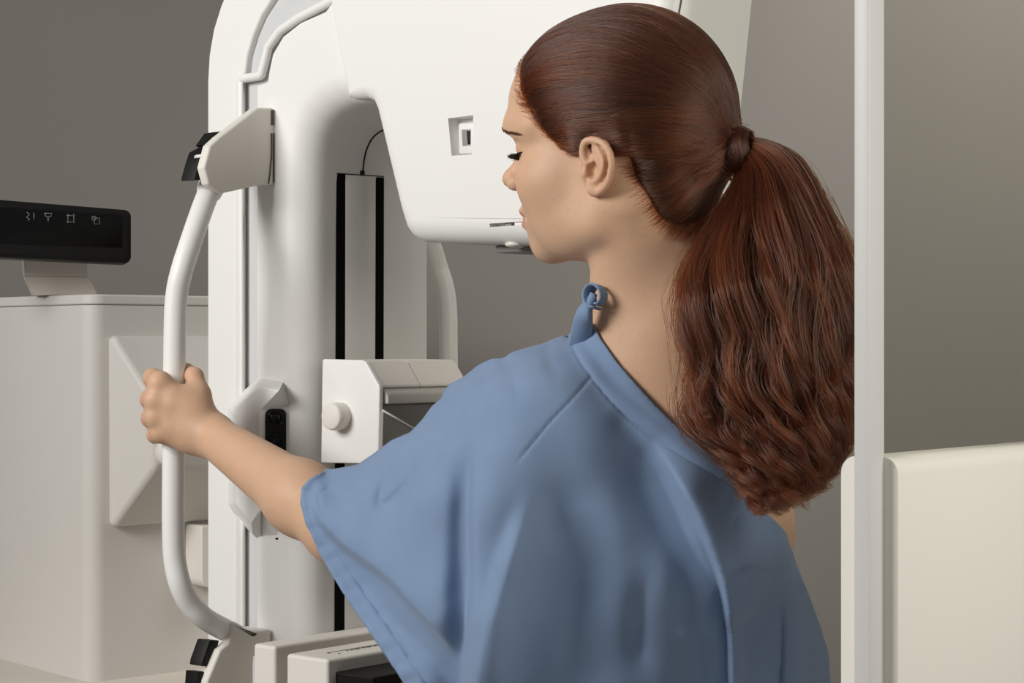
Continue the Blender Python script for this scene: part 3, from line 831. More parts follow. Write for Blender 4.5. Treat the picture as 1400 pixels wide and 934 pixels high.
# the combed-back cap: a smooth shell a centimetre off the skull, behind the hairline
HE = [((-5, 0, 57), (100, 82, 98)), ((30, 0, 77), (70, 69.5, 63)), ((-44, 0, -8), (41, 56, 52)), ((-70, 0, 28), (34, 36, 34))]
def hair_shape(a, b, u):
    d = None
    for c, r in HE:
        q = ell_d(a, b, u, np.array(c, float), None, r); d = q if d is None else smin(d, q, 18)
    return d
HL = catmull([(84, 150), (88, 112), (83, 96), (76, 74), (62, 54), (46, 37), (32, 25), (19, 18), (10, 20), (3, 31), (-8, 37), (-21, 33), (-29, 17), (-33, -4), (-40, -26), (-53, -48), (-66, -64), (-80, -80)], 4)
HLpoly = np.vstack([HL, [(-160, -90), (-160, 200), (84, 200)]])
def hl_sdf(a, u):
    p = np.stack([a.ravel(), u.ravel()], 1)
    d = seg_dist(p, HLpoly, np.roll(HLpoly, -1, 0)); ins = inside(p, HLpoly)
    return np.where(ins, -d, d).reshape(a.shape)
hx = np.arange(-125, 112, 2.2); hb_ = np.arange(-92, 92.1, 2.2); hu = np.arange(-84, 165, 2.2)
Hg = Grid(hx.astype('f'), hb_.astype('f'), hu.astype('f'))
A2, U2 = np.meshgrid(hx, hu, indexing='ij'); hl = hl_sdf(A2, U2)
AA, BB, UU = hx[:, None, None], hb_[None, :, None], hu[None, None, :]
sh = hair_shape(AA, BB, UU) + (np.exp(np.minimum(hl, 0) / 9.0) * np.where(A2 > -30, 4.0, 8.0))[:, None, :]
Hg.F = smax(sh, hl[:, None, :] + 0 * BB, 7.0).astype('f')
Hg.F = smax(Hg.F, -(sh + 16), 1.0)                        # hollow: the skull is inside
Vh, Fh = surface_nets(Hg)
Vh = relax(Vh, Fh, 2)
Vhw = np.array([aF, aL, aU]).T @ (Vh.T / 1000.0); Vhw = Vhw.T + HC
Fh = Fh[:, ::-1]                                          # the head frame is left handed
if np.linalg.det(np.array([aF, aL, aU])) > 0: Fh = Fh[:, ::-1]
cap = link('hair', mesh_np(Vhw, Fh, 'hair'), M['hairbase'], person)
tag(cap, 'red-brown hair combed back tight from the face')

def hair_surf(q):
    """cap surface, thinning towards the hairline"""
    fa = np.clip((q[..., 0] - hx[0]) / 2.2, 0, len(hx) - 1.001); fu = np.clip((q[..., 2] - hu[0]) / 2.2, 0, len(hu) - 1.001)
    ia, iu = fa.astype(int), fu.astype(int); ta, tu = fa - ia, fu - iu
    h = (hl[ia, iu] * (1 - ta) + hl[ia + 1, iu] * ta) * (1 - tu) + (hl[ia, iu + 1] * (1 - ta) + hl[ia + 1, iu + 1] * ta) * tu
    return hair_shape(q[..., 0], q[..., 1], q[..., 2]) + np.exp(np.minimum(h, 0) / 9.0) * np.where(q[..., 0] > -30, 4.0, 8.0)
K = np.array(to_head(P(1006, 205, 1.737)), float).ravel()     # where it is gathered, head frame
CC = np.array([-10., 0, 45])
def on_cap(p, lift):
    d = p - CC; d /= np.linalg.norm(d, axis=-1, keepdims=True) + 1e-9
    r = np.full(p.shape[:-1], 190.0)
    for _ in range(26):
        q = CC + d * r[..., None]; r = r - .85 * hair_surf(q)
    return CC + d * (r + lift)[..., None]
outer = hair_surf(Vh) > -3
cand = np.nonzero(outer & (Vh[:, 1] > -60))[0]
hv = hl_sdf(Vh[cand, 0][None], Vh[cand, 2][None])[0]
wgt = np.where(hv > -9, 7.0, 1.0) * np.where(Vh[cand, 1] > 0, 1.0, .45); wgt /= wgt.sum()
NS, NK = 9000, 26
st = Vh[rng.choice(cand, NS, p=wgt)] + rng.normal(0, 1.0, (NS, 3))
s = np.linspace(0, 1, NK)[None, :, None]
Kj = K + rng.normal(0, 1, (NS, 3)) * np.array([3, 7, 8.5])
path = st[:, None, :] * (1 - s) + Kj[:, None, :] * s
# the forelock sweeps up and over before it falls back to the tie
bow = np.sin(np.pi * s) * np.array([0, 0, 1.0]) * (10 + 8 * rng.random((NS, 1, 1))) * np.clip((st[:, None, 2:3] + 25) / 60, 0, 1)
path = path + bow
NG = 420; gid = rng.integers(0, NS, NG); g_of = np.array([np.argmin(np.sum((st[gid] - p) ** 2, 1)) for p in st])
wG, wG2, lG, pG = rng.normal(0, 1, (NG, 1, 3)), rng.normal(0, 1, (NG, 1, 3)), rng.random((NG, 1)), rng.uniform(0, 6.28, (NG, 1))
guide = st[gid][:, None, :] * (1 - s) + K * s
path = path + (guide[g_of] + bow.mean(0) * 1.0 - path) * .45 * np.sin(np.pi * np.clip(s * 1.3, 0, 1))
wob = wG[g_of] * np.sin(np.pi * s) * 2.6 + wG2[g_of] * np.sin(2 * np.pi * s) * 1.4 + .35 * rng.normal(0, 1, (NS, 1, 3)) * np.sin(np.pi * s) * 2.0 + rng.normal(0, 1, (NS, 1, 3)) * np.sin(2 * np.pi * s) * 1.2
path = path + wob
clump = np.round(st / 9.0); ph = (clump @ np.array([12.9, 78.2, 37.7])) % 6.28
lift = .5 + 1.1 * rng.random((NS, 1)) * .6 + 1.9 * lG[g_of] * np.sin(np.pi * s[..., 0]) * (.6 + .4 * np.sin(pG[g_of] + 5 * s[..., 0]))
endb = sstep(s[..., 0], .86, 1.0)
pc = on_cap(path, lift)
pc = pc * (1 - endb[..., None]) + (path) * endb[..., None]
pc[:, 0] -= (pc[:, 0] - CC) / np.linalg.norm(pc[:, 0] - CC, axis=1, keepdims=True) * 1.6
pw = (pc.reshape(-1, 3) / 1000.0) @ np.array([aF, aL, aU]) + HC
rad = .00027 * np.interp(s[0, :, 0], [0, .12, .8, 1], [.25, 1, 1, .9])
toneG = rng.random(NG) ** 1.4
thick = np.where(rng.random((NS, 1)) < .15, 1.7, 1.0)
strands('combed_strands', pw.reshape(NS, NK, 3), rad[None] * thick, M['hair'], cap, toneG[g_of])
# fine short hairs along the hairline and nape, and a few strays
near = cand[(hv > -5)]; wn = np.where((Vh[near, 2] < 10) & (Vh[near, 0] < -20), 2.5, 1.0); ni = rng.choice(near, 2400, p=wn / wn.sum())
p0 = Vh[ni] + rng.normal(0, 2.0, (2400, 3)); dr = K - p0; dr /= np.linalg.norm(dr, axis=1)[:, None]
fwd = -dr * rng.uniform(0, 1, (2400, 1)) ** 1.6 * np.where((p0[:, 2:3] < 10) & (p0[:, 0:1] < -30), 13.0, 3.5); 
sq = np.linspace(0, 1, 8)[None, :, None]
q = (p0 + fwd)[:, None, :] * (1 - sq) + (p0 + dr * rng.uniform(8, 26, (2400, 1)))[:, None, :] * sq + rng.normal(0, 1.4, (2400, 1, 3)) * np.sin(np.pi * sq)
def on_skin(pw_, lift_):
    out = pw_.copy()
    for i in range(len(pw_)):
        l, nrm, _, dist = body_bvh.find_nearest(Vector(pw_[i]))
        out[i] = np.array(l) + np.array(nrm) * lift_[i]
    return out
qw = (q.reshape(-1, 3) / 1000.0) @ np.array([aF, aL, aU]) + HC
lf = np.tile(np.linspace(.0002, .004, 8), 2400)
qw = on_skin(qw, lf)
strands('hairline_wisps', qw.reshape(2400, 8, 3), .00012 * np.interp(sq[0, :, 0], [0, .3, 1], [.2, 1, .8]), M['hair'], cap)

# ponytail
PL = catmull([(1018, 228), (1011, 246), (998, 272), (977, 302), (952, 337), (936, 380), (931, 425), (938, 475), (938, 525), (942, 570), (958, 604), (988, 632), (1018, 655), (1044, 684)], 8)
PR = catmull([(1024, 188), (1052, 194), (1084, 212), (1112, 250), (1138, 300), (1157, 345), (1165, 400), (1165, 460), (1163, 520), (1158, 570), (1147, 610), (1128, 642), (1104, 666), (1078, 686)], 8)
def resamp(c, t):
    L = np.concatenate([[0], np.cumsum(np.linalg.norm(np.diff(c, axis=0), axis=1))]); L /= L[-1]
    return np.stack([np.interp(t, L, c[:, 0]), np.interp(t, L, c[:, 1])], -1)
TY = [0, .06, .2, .4, .7, 1]; VY = [1.732, 1.724, 1.706, 1.682, 1.672, 1.668]; VD = [.010, .016, .034, .044, .042, .030]
def pony(u, w, t):
    """u across 0..1, w depth -1..1, t along 0..1 -> world"""
    l, r = resamp(PL, t), resamp(PR, t)
    p = l + (r - l) * u[..., None]
    Y = np.interp(t, TY, VY) + w * np.interp(t, TY, VD) * np.sqrt(np.clip(1 - (2 * u - 1) ** 2, 0.02, 1))
    return np.stack([(p[..., 0] - 700) * Y / F, Y, ZC - (p[..., 1] - 467) * Y / F], -1)
# inner mass
nt_, na_ = 46, 40
tt = np.linspace(0, .86, nt_); aa = np.linspace(0, 2 * np.pi, na_, endpoint=False)
Vp = []
for i, t in enumerate(tt):
    k = np.interp(t, [0, .1, .6, .8, .86], [.9, .90, .84, .70, .35])
    bump = 1 + .05 * np.sin(7 * aa + 9 * t) * min(1, t * 4)
    u = .5 + .5 * k * bump * np.cos(aa); w = k * bump * np.sin(aa) / np.sqrt(np.clip(1 - (2 * u - 1) ** 2, .02, 1))
    Vp.append(pony(u, np.clip(w, -.95, .95), np.full(na_, t)))
Vp = np.vstack(Vp); Fp = [tuple(range(na_)), tuple((nt_ - 1) * na_ + k for k in range(na_))]
for i in range(nt_ - 1):
    for k in range(na_): Fp.append((i * na_ + k, i * na_ + (k + 1) % na_, (i + 1) * na_ + (k + 1) % na_, (i + 1) * na_ + k))
pt = link('ponytail', mesh(Vp, Fp), M['hairbase'], person)
NL, PS, PK = 190, 36, 60
lu = np.concatenate([rng.random(NL - 30), rng.choice([0.02, .05, .95, .98], 30) + rng.normal(0, .015, 30)])
lu = np.clip(lu, .0, 1.0); lw = rng.uniform(-1, .55, NL); lw = np.where(rng.random(NL) < .6, -np.abs(lw) ** .4, lw)
lend = np.where(rng.random(NL) < .3, rng.uniform(.62, .9, NL), rng.uniform(.88, 1.04, NL))
lph, lfr, lam = 7.0 * lu + 3.0 * lw + rng.normal(0, 1.5, NL), rng.uniform(.85, 1.2, NL), rng.uniform(.6, 1.4, NL)
allpts = []
tq = np.linspace(0, 1, PK)
for i in range(NL):
    te = tq * lend[i]
    uu = .06 + .90 * np.clip(lu[i] + .11 * np.sin(3.1 * te * lfr[i] + lph[i]) * te, -.03, 1.03)
    cen = pony(uu, np.full(PK, lw[i]), np.clip(te, 0, 1))
    cen[:, 2] -= np.clip(te - 1, 0, 1) * .25
    phz = lph[i] + 2 * np.pi * lfr[i] * (1.3 * te + 2.0 * te ** 2)
    am = lam[i] * (.0014 + .0082 * te ** 1.5 + .004 * tq ** 7)
    off = rng.normal(0, 1, (PS, 3)) * np.array([.0036, .0030, .0036])
    pj = rng.normal(0, .20, (PS, 1)); aj = rng.uniform(.8, 1.2, (PS, 1))
    sp = np.interp(tq, [0, .15, .55, .9, 1], [.35, .9, 1.1, .7, .28])
    X = cen[None, :, 0] + off[:, 0:1] * sp + am * aj * np.cos(phz + pj)
    Y = cen[None, :, 1] + off[:, 1:2] * sp + am * aj * .8 * np.sin(phz + pj)
    Z = cen[None, :, 2] + off[:, 2:3] * sp * .5 + am * aj * .35 * np.sin(phz * .5 + pj)
    st_ = np.stack([X, Y, Z], -1)
    st_ += (rng.normal(0, .0012, (PS, 1, 3)) * np.sin(np.pi * 2 * tq * rng.uniform(.5, 2))[None, :, None])
    allpts.append(st_)
pp = np.vstack(allpts)
strands('ponytail_strands', pp, .00026 * np.interp(tq, [0, .1, .8, 1], [.9, 1, .9, .3])[None] * np.where(rng.random((len(pp), 1)) < .12, 1.6, 1.0), M['hair'], pt, np.repeat(rng.random(NL) ** 1.4, PS))
# loose flyaways along the ponytail
nf = 260; uu = np.where(rng.random(nf) < .5, rng.normal(0, .06, nf), 1 + rng.normal(0, .045, nf)); t0 = rng.uniform(.1, .8, nf); ln = rng.uniform(.08, .3, nf)
tf = t0[:, None] + ln[:, None] * np.linspace(0, 1, 20)[None]
fl = pony(np.clip(uu[:, None] + .0 * tf, -.09, 1.06), np.repeat(rng.uniform(-.8, .5, (nf, 1)), 20, 1), np.clip(tf, 0, 1))
fl += rng.uniform(.001, .005, (nf, 1, 1)) * np.stack([np.cos(tf * 21 + uu[:, None] * 90), np.sin(tf * 17 + uu[:, None] * 50), 0 * tf], -1)
strands('stray_strands', fl, .00014 * np.ones(20), M['hair'], pt)

# the lock wound round the base of the ponytail
kc = P(1012, 206, 1.733); axk = P(1034, 199, 1.728) - P(996, 206, 1.738); axk /= np.linalg.norm(axk)
e1 = np.cross(axk, [0, 1, 0]); e1 /= np.linalg.norm(e1); e2 = np.cross(axk, e1)
pr = [(-.011, .0125), (-.0095, .0158), (-.005, .0172), (0, .0176), (.005, .0172), (.0095, .0158), (.011, .0125)]
Vb = []; nb_ = 32
for x, r in pr:
    for k in range(nb_):
        a = 2 * np.pi * k / nb_; Vb.append(kc + axk * x + r * (math.cos(a) * e1 * 1.12 + math.sin(a) * e2))
Fb = [tuple(range(nb_)), tuple((len(pr) - 1) * nb_ + k for k in range(nb_))]
for i in range(len(pr) - 1):
    for k in range(nb_): Fb.append((i * nb_ + k, i * nb_ + (k + 1) % nb_, (i + 1) * nb_ + (k + 1) % nb_, (i + 1) * nb_ + k))
tie = link('wound_lock', mesh(Vb, Fb), M['hairbase'], person)
nw = 420; aw = np.linspace(0, 1, 30)[None] * rng.uniform(3, 6.2, (nw, 1)) + rng.uniform(0, 6.28, (nw, 1))
xw = rng.uniform(-.0115, .0115, (nw, 1)) + np.linspace(-1, 1, 30)[None] * rng.uniform(-.002, .002, (nw, 1))
rw = np.interp(xw, [-.0115, -.006, 0, .006, .0115], [.0138, .0176, .0184, .0176, .0138]) + rng.uniform(0, .0012, (nw, 1))
ww = kc + axk * xw[..., None] + rw[..., None] * (np.cos(aw)[..., None] * e1 * 1.12 + np.sin(aw)[..., None] * e2)
strands('wound_strands', ww, .00026 * np.ones(30), M['hair'], tie)

# ------------------------------------------------------------------ brows and lashes
def skin_at(a, b, u):
    """point of the face in front of (b, u)"""
    o = H(140, b, u); h = body_bvh.ray_cast(Vector(o), Vector(-aF))
    return (np.array(h[0]), np.array(h[1])) if h[0] is not None else (H(a, b, u), aF)
for sd in (1, -1):
    bl = []
    for k in range(460):
        t = rng.random(); wv = np.clip(rng.normal(0, .6), -1.3, 1.3)
        b = 10 + 46 * t; u = 51.0 + 1.0 * math.sin(min(1, t * 2) * 1.57) - 16 * max(0, t - .30) + wv * 2.7 * (1 - .7 * t)
        p, n = skin_at(90, sd * b, u); p2, n2 = skin_at(90, sd * (b + 4.0), u + 1.0 - 2.8 * t)
        bl.append([p + n * .0001, (p + p2) / 2 + n * .0007, p2 + n2 * .0006])
    strands('eyebrow', np.array(bl), .00027 * np.array([1, 1, .3]), M['brow'], person)
    ll = []
    for k in range(46):
        t = k / 45; b = 22 + 27 * t; u = 22.9 + 1.4 * t
        p, n = skin_at(88, sd * b, u + .6)
        L = .0075 + .003 * math.sin(math.pi * (.25 + .6 * t)); od = (aF * .86 + aL * sd * (.15 + .45 * t) + aU * -.38)
        od = od / np.linalg.norm(od); j = rng.normal(0, .0006, 3)
        ll.append([p, p + od * L * .5 + aU * -.0006, p + od * L + aU * .0012 + j])
    for k in range(26):
        t = k / 25; b = 24 + 24 * t
        p, n = skin_at(87, sd * b, 21.2 + 1.4 * t)
        od = aF * .55 + aL * sd * (.1 + .4 * t) - aU * .75; od /= np.linalg.norm(od); L = .0042
        ll.append([p, p + od * L * .5, p + od * L + rng.normal(0, .0004, 3)])
    strands('eyelashes', np.array(ll), .00026 * np.array([1.2, 1, .25]), M['lash'], person)
    lid = [skin_at(88, sd * (22 + 28 * t), 23.1 + 1.4 * t - 1.2 * math.sin(math.pi * t)) for t in np.linspace(0, 1, 14)]
    link('lash_line', tube([p + n * .0001 for p, n in lid], .00075, 8), M['lash'], person)
# ------------------------------------------------------------------ mammography machine
GA = math.radians(40)
mN = np.array([math.cos(GA), -math.sin(GA), 0]); mB = np.array([math.sin(GA), math.cos(GA), 0]); mZ = np.array([0, 0, 1.0])
Om = np.array([-.230, 2.20, 0])
def plane_hit(px, py, o, n):
    d = np.array([(px - 700) / F, 1.0, -(py - 467) / F]); c = np.array([0, 0, ZC])
    return c + d * (((o - c) @ n) / (d @ n))
def sideP(px, py, off=0.0): return plane_hit(px, py, Om - mB * off, mB)          # side plane, off = out towards the camera
def frontP(px, py, off=0.0): return plane_hit(px, py, Om + mN * off, mN)         # front plane, off = out along the front
def s2(pts, off=0.0):
    out = []
    for q in pts:
        w = sideP(q[0], q[1], off) - Om; out.append((w @ mN, w[2]))
    return np.array(out)
def f2(pts, off=0.0):
    out = []
    for q in pts:
        w = frontP(q[0], q[1], off) - Om; out.append((w @ mB, w[2]))
    return np.array(out)
def side3(off): return lambda p, d: Om + mN * p[0] + mZ * p[1] + mB * (d - off)
def front3(off): return lambda p, d: Om + mB * p[0] + mZ * p[1] + mN * (off - d)

mach = empty('mammography_machine', Om + mB * .09 - mN * .08, 'white medical imaging machine with a curved column and a big tapered head, beside the person', 'medical machine')
FLOOR = 2180
# back shell with its rounded shoulder
sh_px = [(283, FLOOR), (283, 110), (285, 75), (291, 40), (301, 8), (316, -28), (345, -62), (400, -90), (520, -96), (520, -60), (420, -46), (385, -20), (371, 0), (357, 22), (346, 48), (338, 75), (335, 99), (331, 104), (327, 110), (326, FLOOR)]
p = s2(sh_px)
o = link('back_shell', pillow(p, .0035, .178, side3(0)), M['white'], mach); sharpen(o, 50)
# recessed grey strip between shell and cover
st_px = [(320, FLOOR), (320, 112), (325, 96), (330, 70), (340, 40), (352, 12), (372, -20), (440, -50), (500, 10), (440, 40), (400, 60), (372, 116), (360, FLOOR)]
o = link('recessed_strip', pillow(s2(st_px, -.008), .001, .10, side3(-.008)), M['strip'], mach); sharpen(o, 50)
# beading that follows the joint and steps over the shoulder
bd = round_poly([(329.5, 2150), (329.5, 108), (357, 103.5), (361, 88), (367, 64), (383, 42), (408, 25), (448, 4), (500, -25)], [0, 5, 5, 6, 10, 12, 12, 10, 0], 4)
bw = [sideP(x, y, -.001) for x, y in bd]
o = link('bead', tube(bw, .0052, 10, up=tuple(mB)), M['white'], mach)
# main cover: flat side, rounded front corner that sweeps up into the arm
cv = [(351.5, FLOOR, .003), (351.5, 117, .003), (366, 112, .003), (368, 97, .003), (373, 74, .003), (387, 50, .003), (411, 31, .003), (445, 16, .003), (480, -30, .003), (660, -60, .003), (660, 137, .014), (560, 137, .02),
      (515, 137.5, .026), (485, 139, .030), (465, 143, .034), (447, 152, .036), (433, 166, .037), (424, 184, .037), (418, 210, .037), (415.5, 245, .037), (415, 300, .037), (415, FLOOR, .037)]
p = p_cover = s2([(a, b) for a, b, r in cv]); rr_ = [r for a, b, r in cv]
cover = link('column_cover', pillow(p, rr_, .178, side3(.001), seg=12), M['white'], mach); sharpen(cover, 60)
# front rails: two black slots with a plate between them
def front_plate(name, poly, off, th, mat, parent, r=0.0, seg=4):
    q = f2(poly, off); q = round_poly(q, r, seg) if r else q
    o = link(name, pillow(q, min(.0008, th * .4), th, front3(off), seg=2), mat, parent); return sharpen(o, 50)
front_plate('rail_slot', [(461, 237), (473, 237.5), (470.5, 1500), (456, 1500)], .0012, .003, M['void'], mach)
front_plate('rail_slot', [(514, 241.5), (525.5, 242), (522.5, 1500), (510, 1500)], .0012, .003, M['void'], mach)
front_plate('rail_plate', [(473, 238.5), (514, 241), (510, 1500), (470.5, 1500)], .002, .003, M['white'], mach)
front_plate('rail_cap_line', [(461, 236.4), (525.5, 240.8), (525.5, 242), (461, 237.7)], .0022, .002, M['void'], mach)
zz, nn_ = p_cover[12:, 1], p_cover[12:, 0]
def on_front(px, py):
    off = 0.0
    for _ in range(8): off = np.interp(frontP(px, py, off)[2], zz[::-1], nn_[::-1])
    return frontP(px, py, off + .0005)
arc = catmull([on_front(*a) for a in ((496, 236), (497.5, 222), (500.5, 207), (506, 194), (513, 185), (524, 178), (540, 173))], 5)
link('cable', tube(arc, .0009, 8), M['black'], mach)
front_plate('cable_grommet', [(494.5, 233), (499, 233), (499, 239), (494.5, 239)], .004, .004, M['black'], mach, .001)
# right-hand return of the column
o = link('column_flank', box(Om + mB * .178 - mN * .012, mB * .04, -mN * .12, mZ * 2.1), M['white'], mach); bevel(o, .006)
o = link('base_plate', box(Om - mN * .20 - mB * .02 , mN * .38, mB * .24, mZ * .06), M['offwhite'], mach); bevel(o, .015)

# ---- tube head
hd = [(449, -75, .004), (451, 0, .004), (463, 66, .004), (475, 132, .006), (480, 135, .010), (496, 134, .014), (504, 138, .016), (509, 150, .016), (524, 218, .018), (539, 286, .020), (546, 312, .022), (553, 324, .024), (565, 330, .024), (600, 332, .024),
      (760, 336, .024), (860, 339, .024), (884, 336, .026), (896, 320, .028), (905, 250, .030), (918, 120, .030), (930, 0, .030), (938, -75, .030)]
HO = .016
p = s2([(a, b) for a, b, r in hd], HO); rr_ = [r for a, b, r in hd]
head = link('tube_head', pillow(p, rr_, .118, side3(HO), seg=10), M['white'], mach)
# pocket with its latch
q = s2([(612.5, 162), (647, 157.5), (645.5, 211), (617.5, 213)], HO)
cutter = link('cutter', prism([Om + mN * a + mZ * b - mB * (HO + .01) for a, b in q], mB * .026), None)
cut(head, cutter)
q = s2([(669, 305.6), (760, 300), (760, 305), (669, 310.4)], HO)
cutter = link('cutter', prism([Om + mN * a + mZ * b - mB * (HO + .01) for a, b in q], mB * .022), None)
cut(head, cutter)
head.data.polygons.foreach_set('use_smooth', np.ones(len(head.data.polygons), bool)); sharpen(head, 30)
def side_plate(name, poly, off, th, mat, parent, r=0.0, soft_=.0008, seg=4):
    q = s2(poly, off); q = round_poly(q, r, seg) if r else q
    o = link(name, pillow(q, soft_, th, side3(off), seg=3), mat, parent); return sharpen(o, 50)
lt = side_plate('latch', [(626, 168.5), (650, 167), (650, 210.5), (627, 211)], HO - .0005, .0165, M['white'], head, .0030, .0016)
side_plate('latch_window', [(630.5, 177), (644.5, 176), (644, 199.5), (632, 200.5)], HO - .0004, .003, M['greyplastic'], lt, .0008)
side_plate('latch_bar', [(637.5, 179), (642.5, 178.5), (642.5, 197), (639, 197.5)], HO + .0004, .003, M['black'], lt)
side_plate('slot_insert', [(690, 304), (699, 303.4), (699, 309), (690, 309.5)], HO - .004, .004, M['greyplastic'], head)
side_plate('slot_insert', [(703, 303.2), (745, 300.9), (745, 306), (703, 308.6)], HO - .002, .004, M['white'], head)
# panel joint near the rounded front
q = [sideP(925.5, 22, HO + .0006), sideP(928, 0, HO + .0006), sideP(933, -60, HO + .0006)]
seam = [Om + mN * a + mZ * b + mB * (.0035 - HO) for a, b in s2([(905, 120), (917, 60), (925, 18), (932, -20), (940, -60)], HO)]
link('panel_joint', tube(seam, .0011, 6), M['seam'], head)
# underside: collimator plate and a small button
zb = s2([(700, 334)], HO)[0][1]
n0 = s2([(645, 334)], HO)[0][0]; n1 = s2([(850, 334)], HO)[0][0]
o = link('collimator_plate', box(Om + mN * n0 + mB * .02 + mZ * (zb - .006), mN * (n1 - n0), mB * .13, mZ * .008), M['greyplastic'], head); bevel(o, .002)
o = link('collimator_window', box(Om + mN * (n0 + .05) + mB * .022 + mZ * (zb - .009), mN * .12, mB * .09, mZ * .004), M['black'], head); bevel(o, .001)
kb = Om + mN * (s2([(686, 331)], HO)[0][0]) + mB * .006 + mZ * (zb + .001)
bm = bmesh.new(); bmesh.ops.create_uvsphere(bm, u_segments=20, v_segments=10, radius=.011)
for v in bm.verts: v.co.z *= .35; v.co = v.co + Vector(kb)
me = bpy.data.meshes.new('b'); bm.to_mesh(me); bm.free(); link('release_button', me, M['offwhite'], head)

# ---- near grab bar and its two brackets
n_b = s2([(376, 200)])[0][0]
def bracket(poly, th, name):
    q = f2(poly, n_b); q = round_poly(q, [r for r in ([.004] * len(poly))], 3)
    o = link(name, pillow(q, .003, th, front3(n_b), seg=4), M['offwhite'], mach); return sharpen(o, 50)
b1 = bracket([(352, 147), (376, 147.5), (376, 252), (352, 254), (307, 264), (303, 264), (285, 252), (279, 229), (287, 199), (300, 187)], .011, 'handle_bracket')
q = f2([(371.5, 150), (374.5, 150), (374.5, 171), (371.5, 171)], n_b + .0012)
o = link('bracket_slit', pillow(q, .0003, .003, front3(n_b + .0012), seg=2), M['seam'], b1)
q = f2([(371.2, 182), (372.4, 182), (372.4, 214), (370, 240), (368.4, 251), (367.2, 251), (369, 238), (371.2, 212)], n_b + .0012)
o = link('bracket_slit', pillow(q, .0002, .003, front3(n_b + .0012), seg=2), M['seam'], b1)
q = f2([(374, 182), (375, 182), (375, 248), (374, 250)], n_b + .0012)
o = link('bracket_slit', pillow(q, .0002, .003, front3(n_b + .0012), seg=2), M['seam'], b1)
def clip_strip(pts, parent, name, th, back):
    q = f2(pts, n_b - back); o = link(name, pillow(q, .0012, th, front3(n_b - back), seg=2), M['black'], parent); return sharpen(o, 50)
clip_strip([(296, 181), (308, 179), (300, 189), (288, 200), (284, 198)], b1, 'rubber_cap', .02, .012)
clip_strip([(277, 207), (290, 200), (284, 210), (279, 228), (279, 246), (266, 246), (267, 240), (272, 222)], b1, 'rubber_cap', .022, .012)
q = f2([(276, 212), (287, 205.5), (286, 208.5), (275, 215.5)], n_b - .009); link('bracket_pin', pillow(q, .0004, .012, front3(n_b - .009), seg=2), M['white'], b1)
b2 = bracket([(319, 851), (324, 852), (347, 868), (352, 860), (347, 905), (347, 1010), (270, 1010), (284, 930), (301, 889), (312, 880), (317, 866)], .011, 'handle_bracket.001')
b2b = link('bracket_foot', box(frontP(346, 898, n_b - .002), frontP(371, 893, n_b - .002) - frontP(346, 898, n_b - .002), -mN * .04, mZ * .027), M['offwhite'], b2); bevel(b2b, .003)
clip_strip([(287, 876), (300, 876), (298, 884), (286, 912), (276, 911), (277, 904)], b2, 'rubber_cap', .02, .010)
clip_strip([(271, 919), (283, 919), (281, 934), (276, 960), (268, 960)], b2, 'rubber_cap', .02, .010)
gb = [(308, 216, 2.225), (295, 241, 2.205), (279.5, 278, 2.175), (262, 328, 2.15), (248, 372, 2.14), (241.5, 405, 2.14), (239.2, 450, YB), (238, 560, YB), (237, 660, YB), (237, 725, YB), (239, 765, YB), (246, 798, 2.14), (259, 824, 2.148), (279, 845, 2.16), (303, 859, 2.19), (320, 867, 2.21), (335, 876, 2.225)]
gp_ = catmull([P(*a) for a in gb], 8)
grab = link('grab_bar', tube(gp_, .0121, 28), M['white'], mach)
for px0, py0, px1, py1 in [(286, 255, 276, 250)]:
    c = P(287, 260, 2.190); d = P(279, 278, 2.175) - P(294, 243, 2.205); d /= np.linalg.norm(d)
    o = link('bar_collar', tube([c - d * .012, c - d * .008, c + d * .004, c + d * .008], [.0135, .0150, .0138, .0121], 28), M['white'], grab)
# far grab bar on the other side of the column
fb = [(570, 300, 2.42), (584, 322, 2.43), (592, 340, 2.44), (600, 366, 2.45), (608, 392, 2.45), (612, 420, 2.45), (613, 470, 2.45), (613, 600, 2.45), (600, 640, 2.44)]
o = link('grab_bar.001', tube(catmull([P(*a) for a in fb], 8), .0115, 24), M['white'], mach)

# ---- control pod on the side
pod_px = [(306, 556), (312, 548), (344, 522), (352, 514), (385, 520), (396, 556), (396, 640), (392, 700), (380, 741), (352, 741), (342, 732), (314, 702), (307, 690)]
top_px = [(321, 566), (324, 557), (349, 534), (356, 529), (382, 534.5), (356, 561), (355, 570), (355, 640), (355, 690), (356, 697), (344, 716), (327, 696), (322, 688)]
base2, top2 = s2(pod_px, .0), s2(top_px, .026)
V_ = [Om + mN * a + mZ * b + mB * .004 for a, b in base2] + [Om + mN * a + mZ * b - mB * .026 for a, b in top2]
n_ = len(base2); f_ = [tuple(range(n_, 2 * n_)), tuple(range(n_))[::-1]] + [(i, (i + 1) % n_, n_ + (i + 1) % n_, n_ + i) for i in range(n_)]
pod = link('control_pod', mesh(V_, f_), M['white'], mach); bevel(pod, .004, 4, 20)
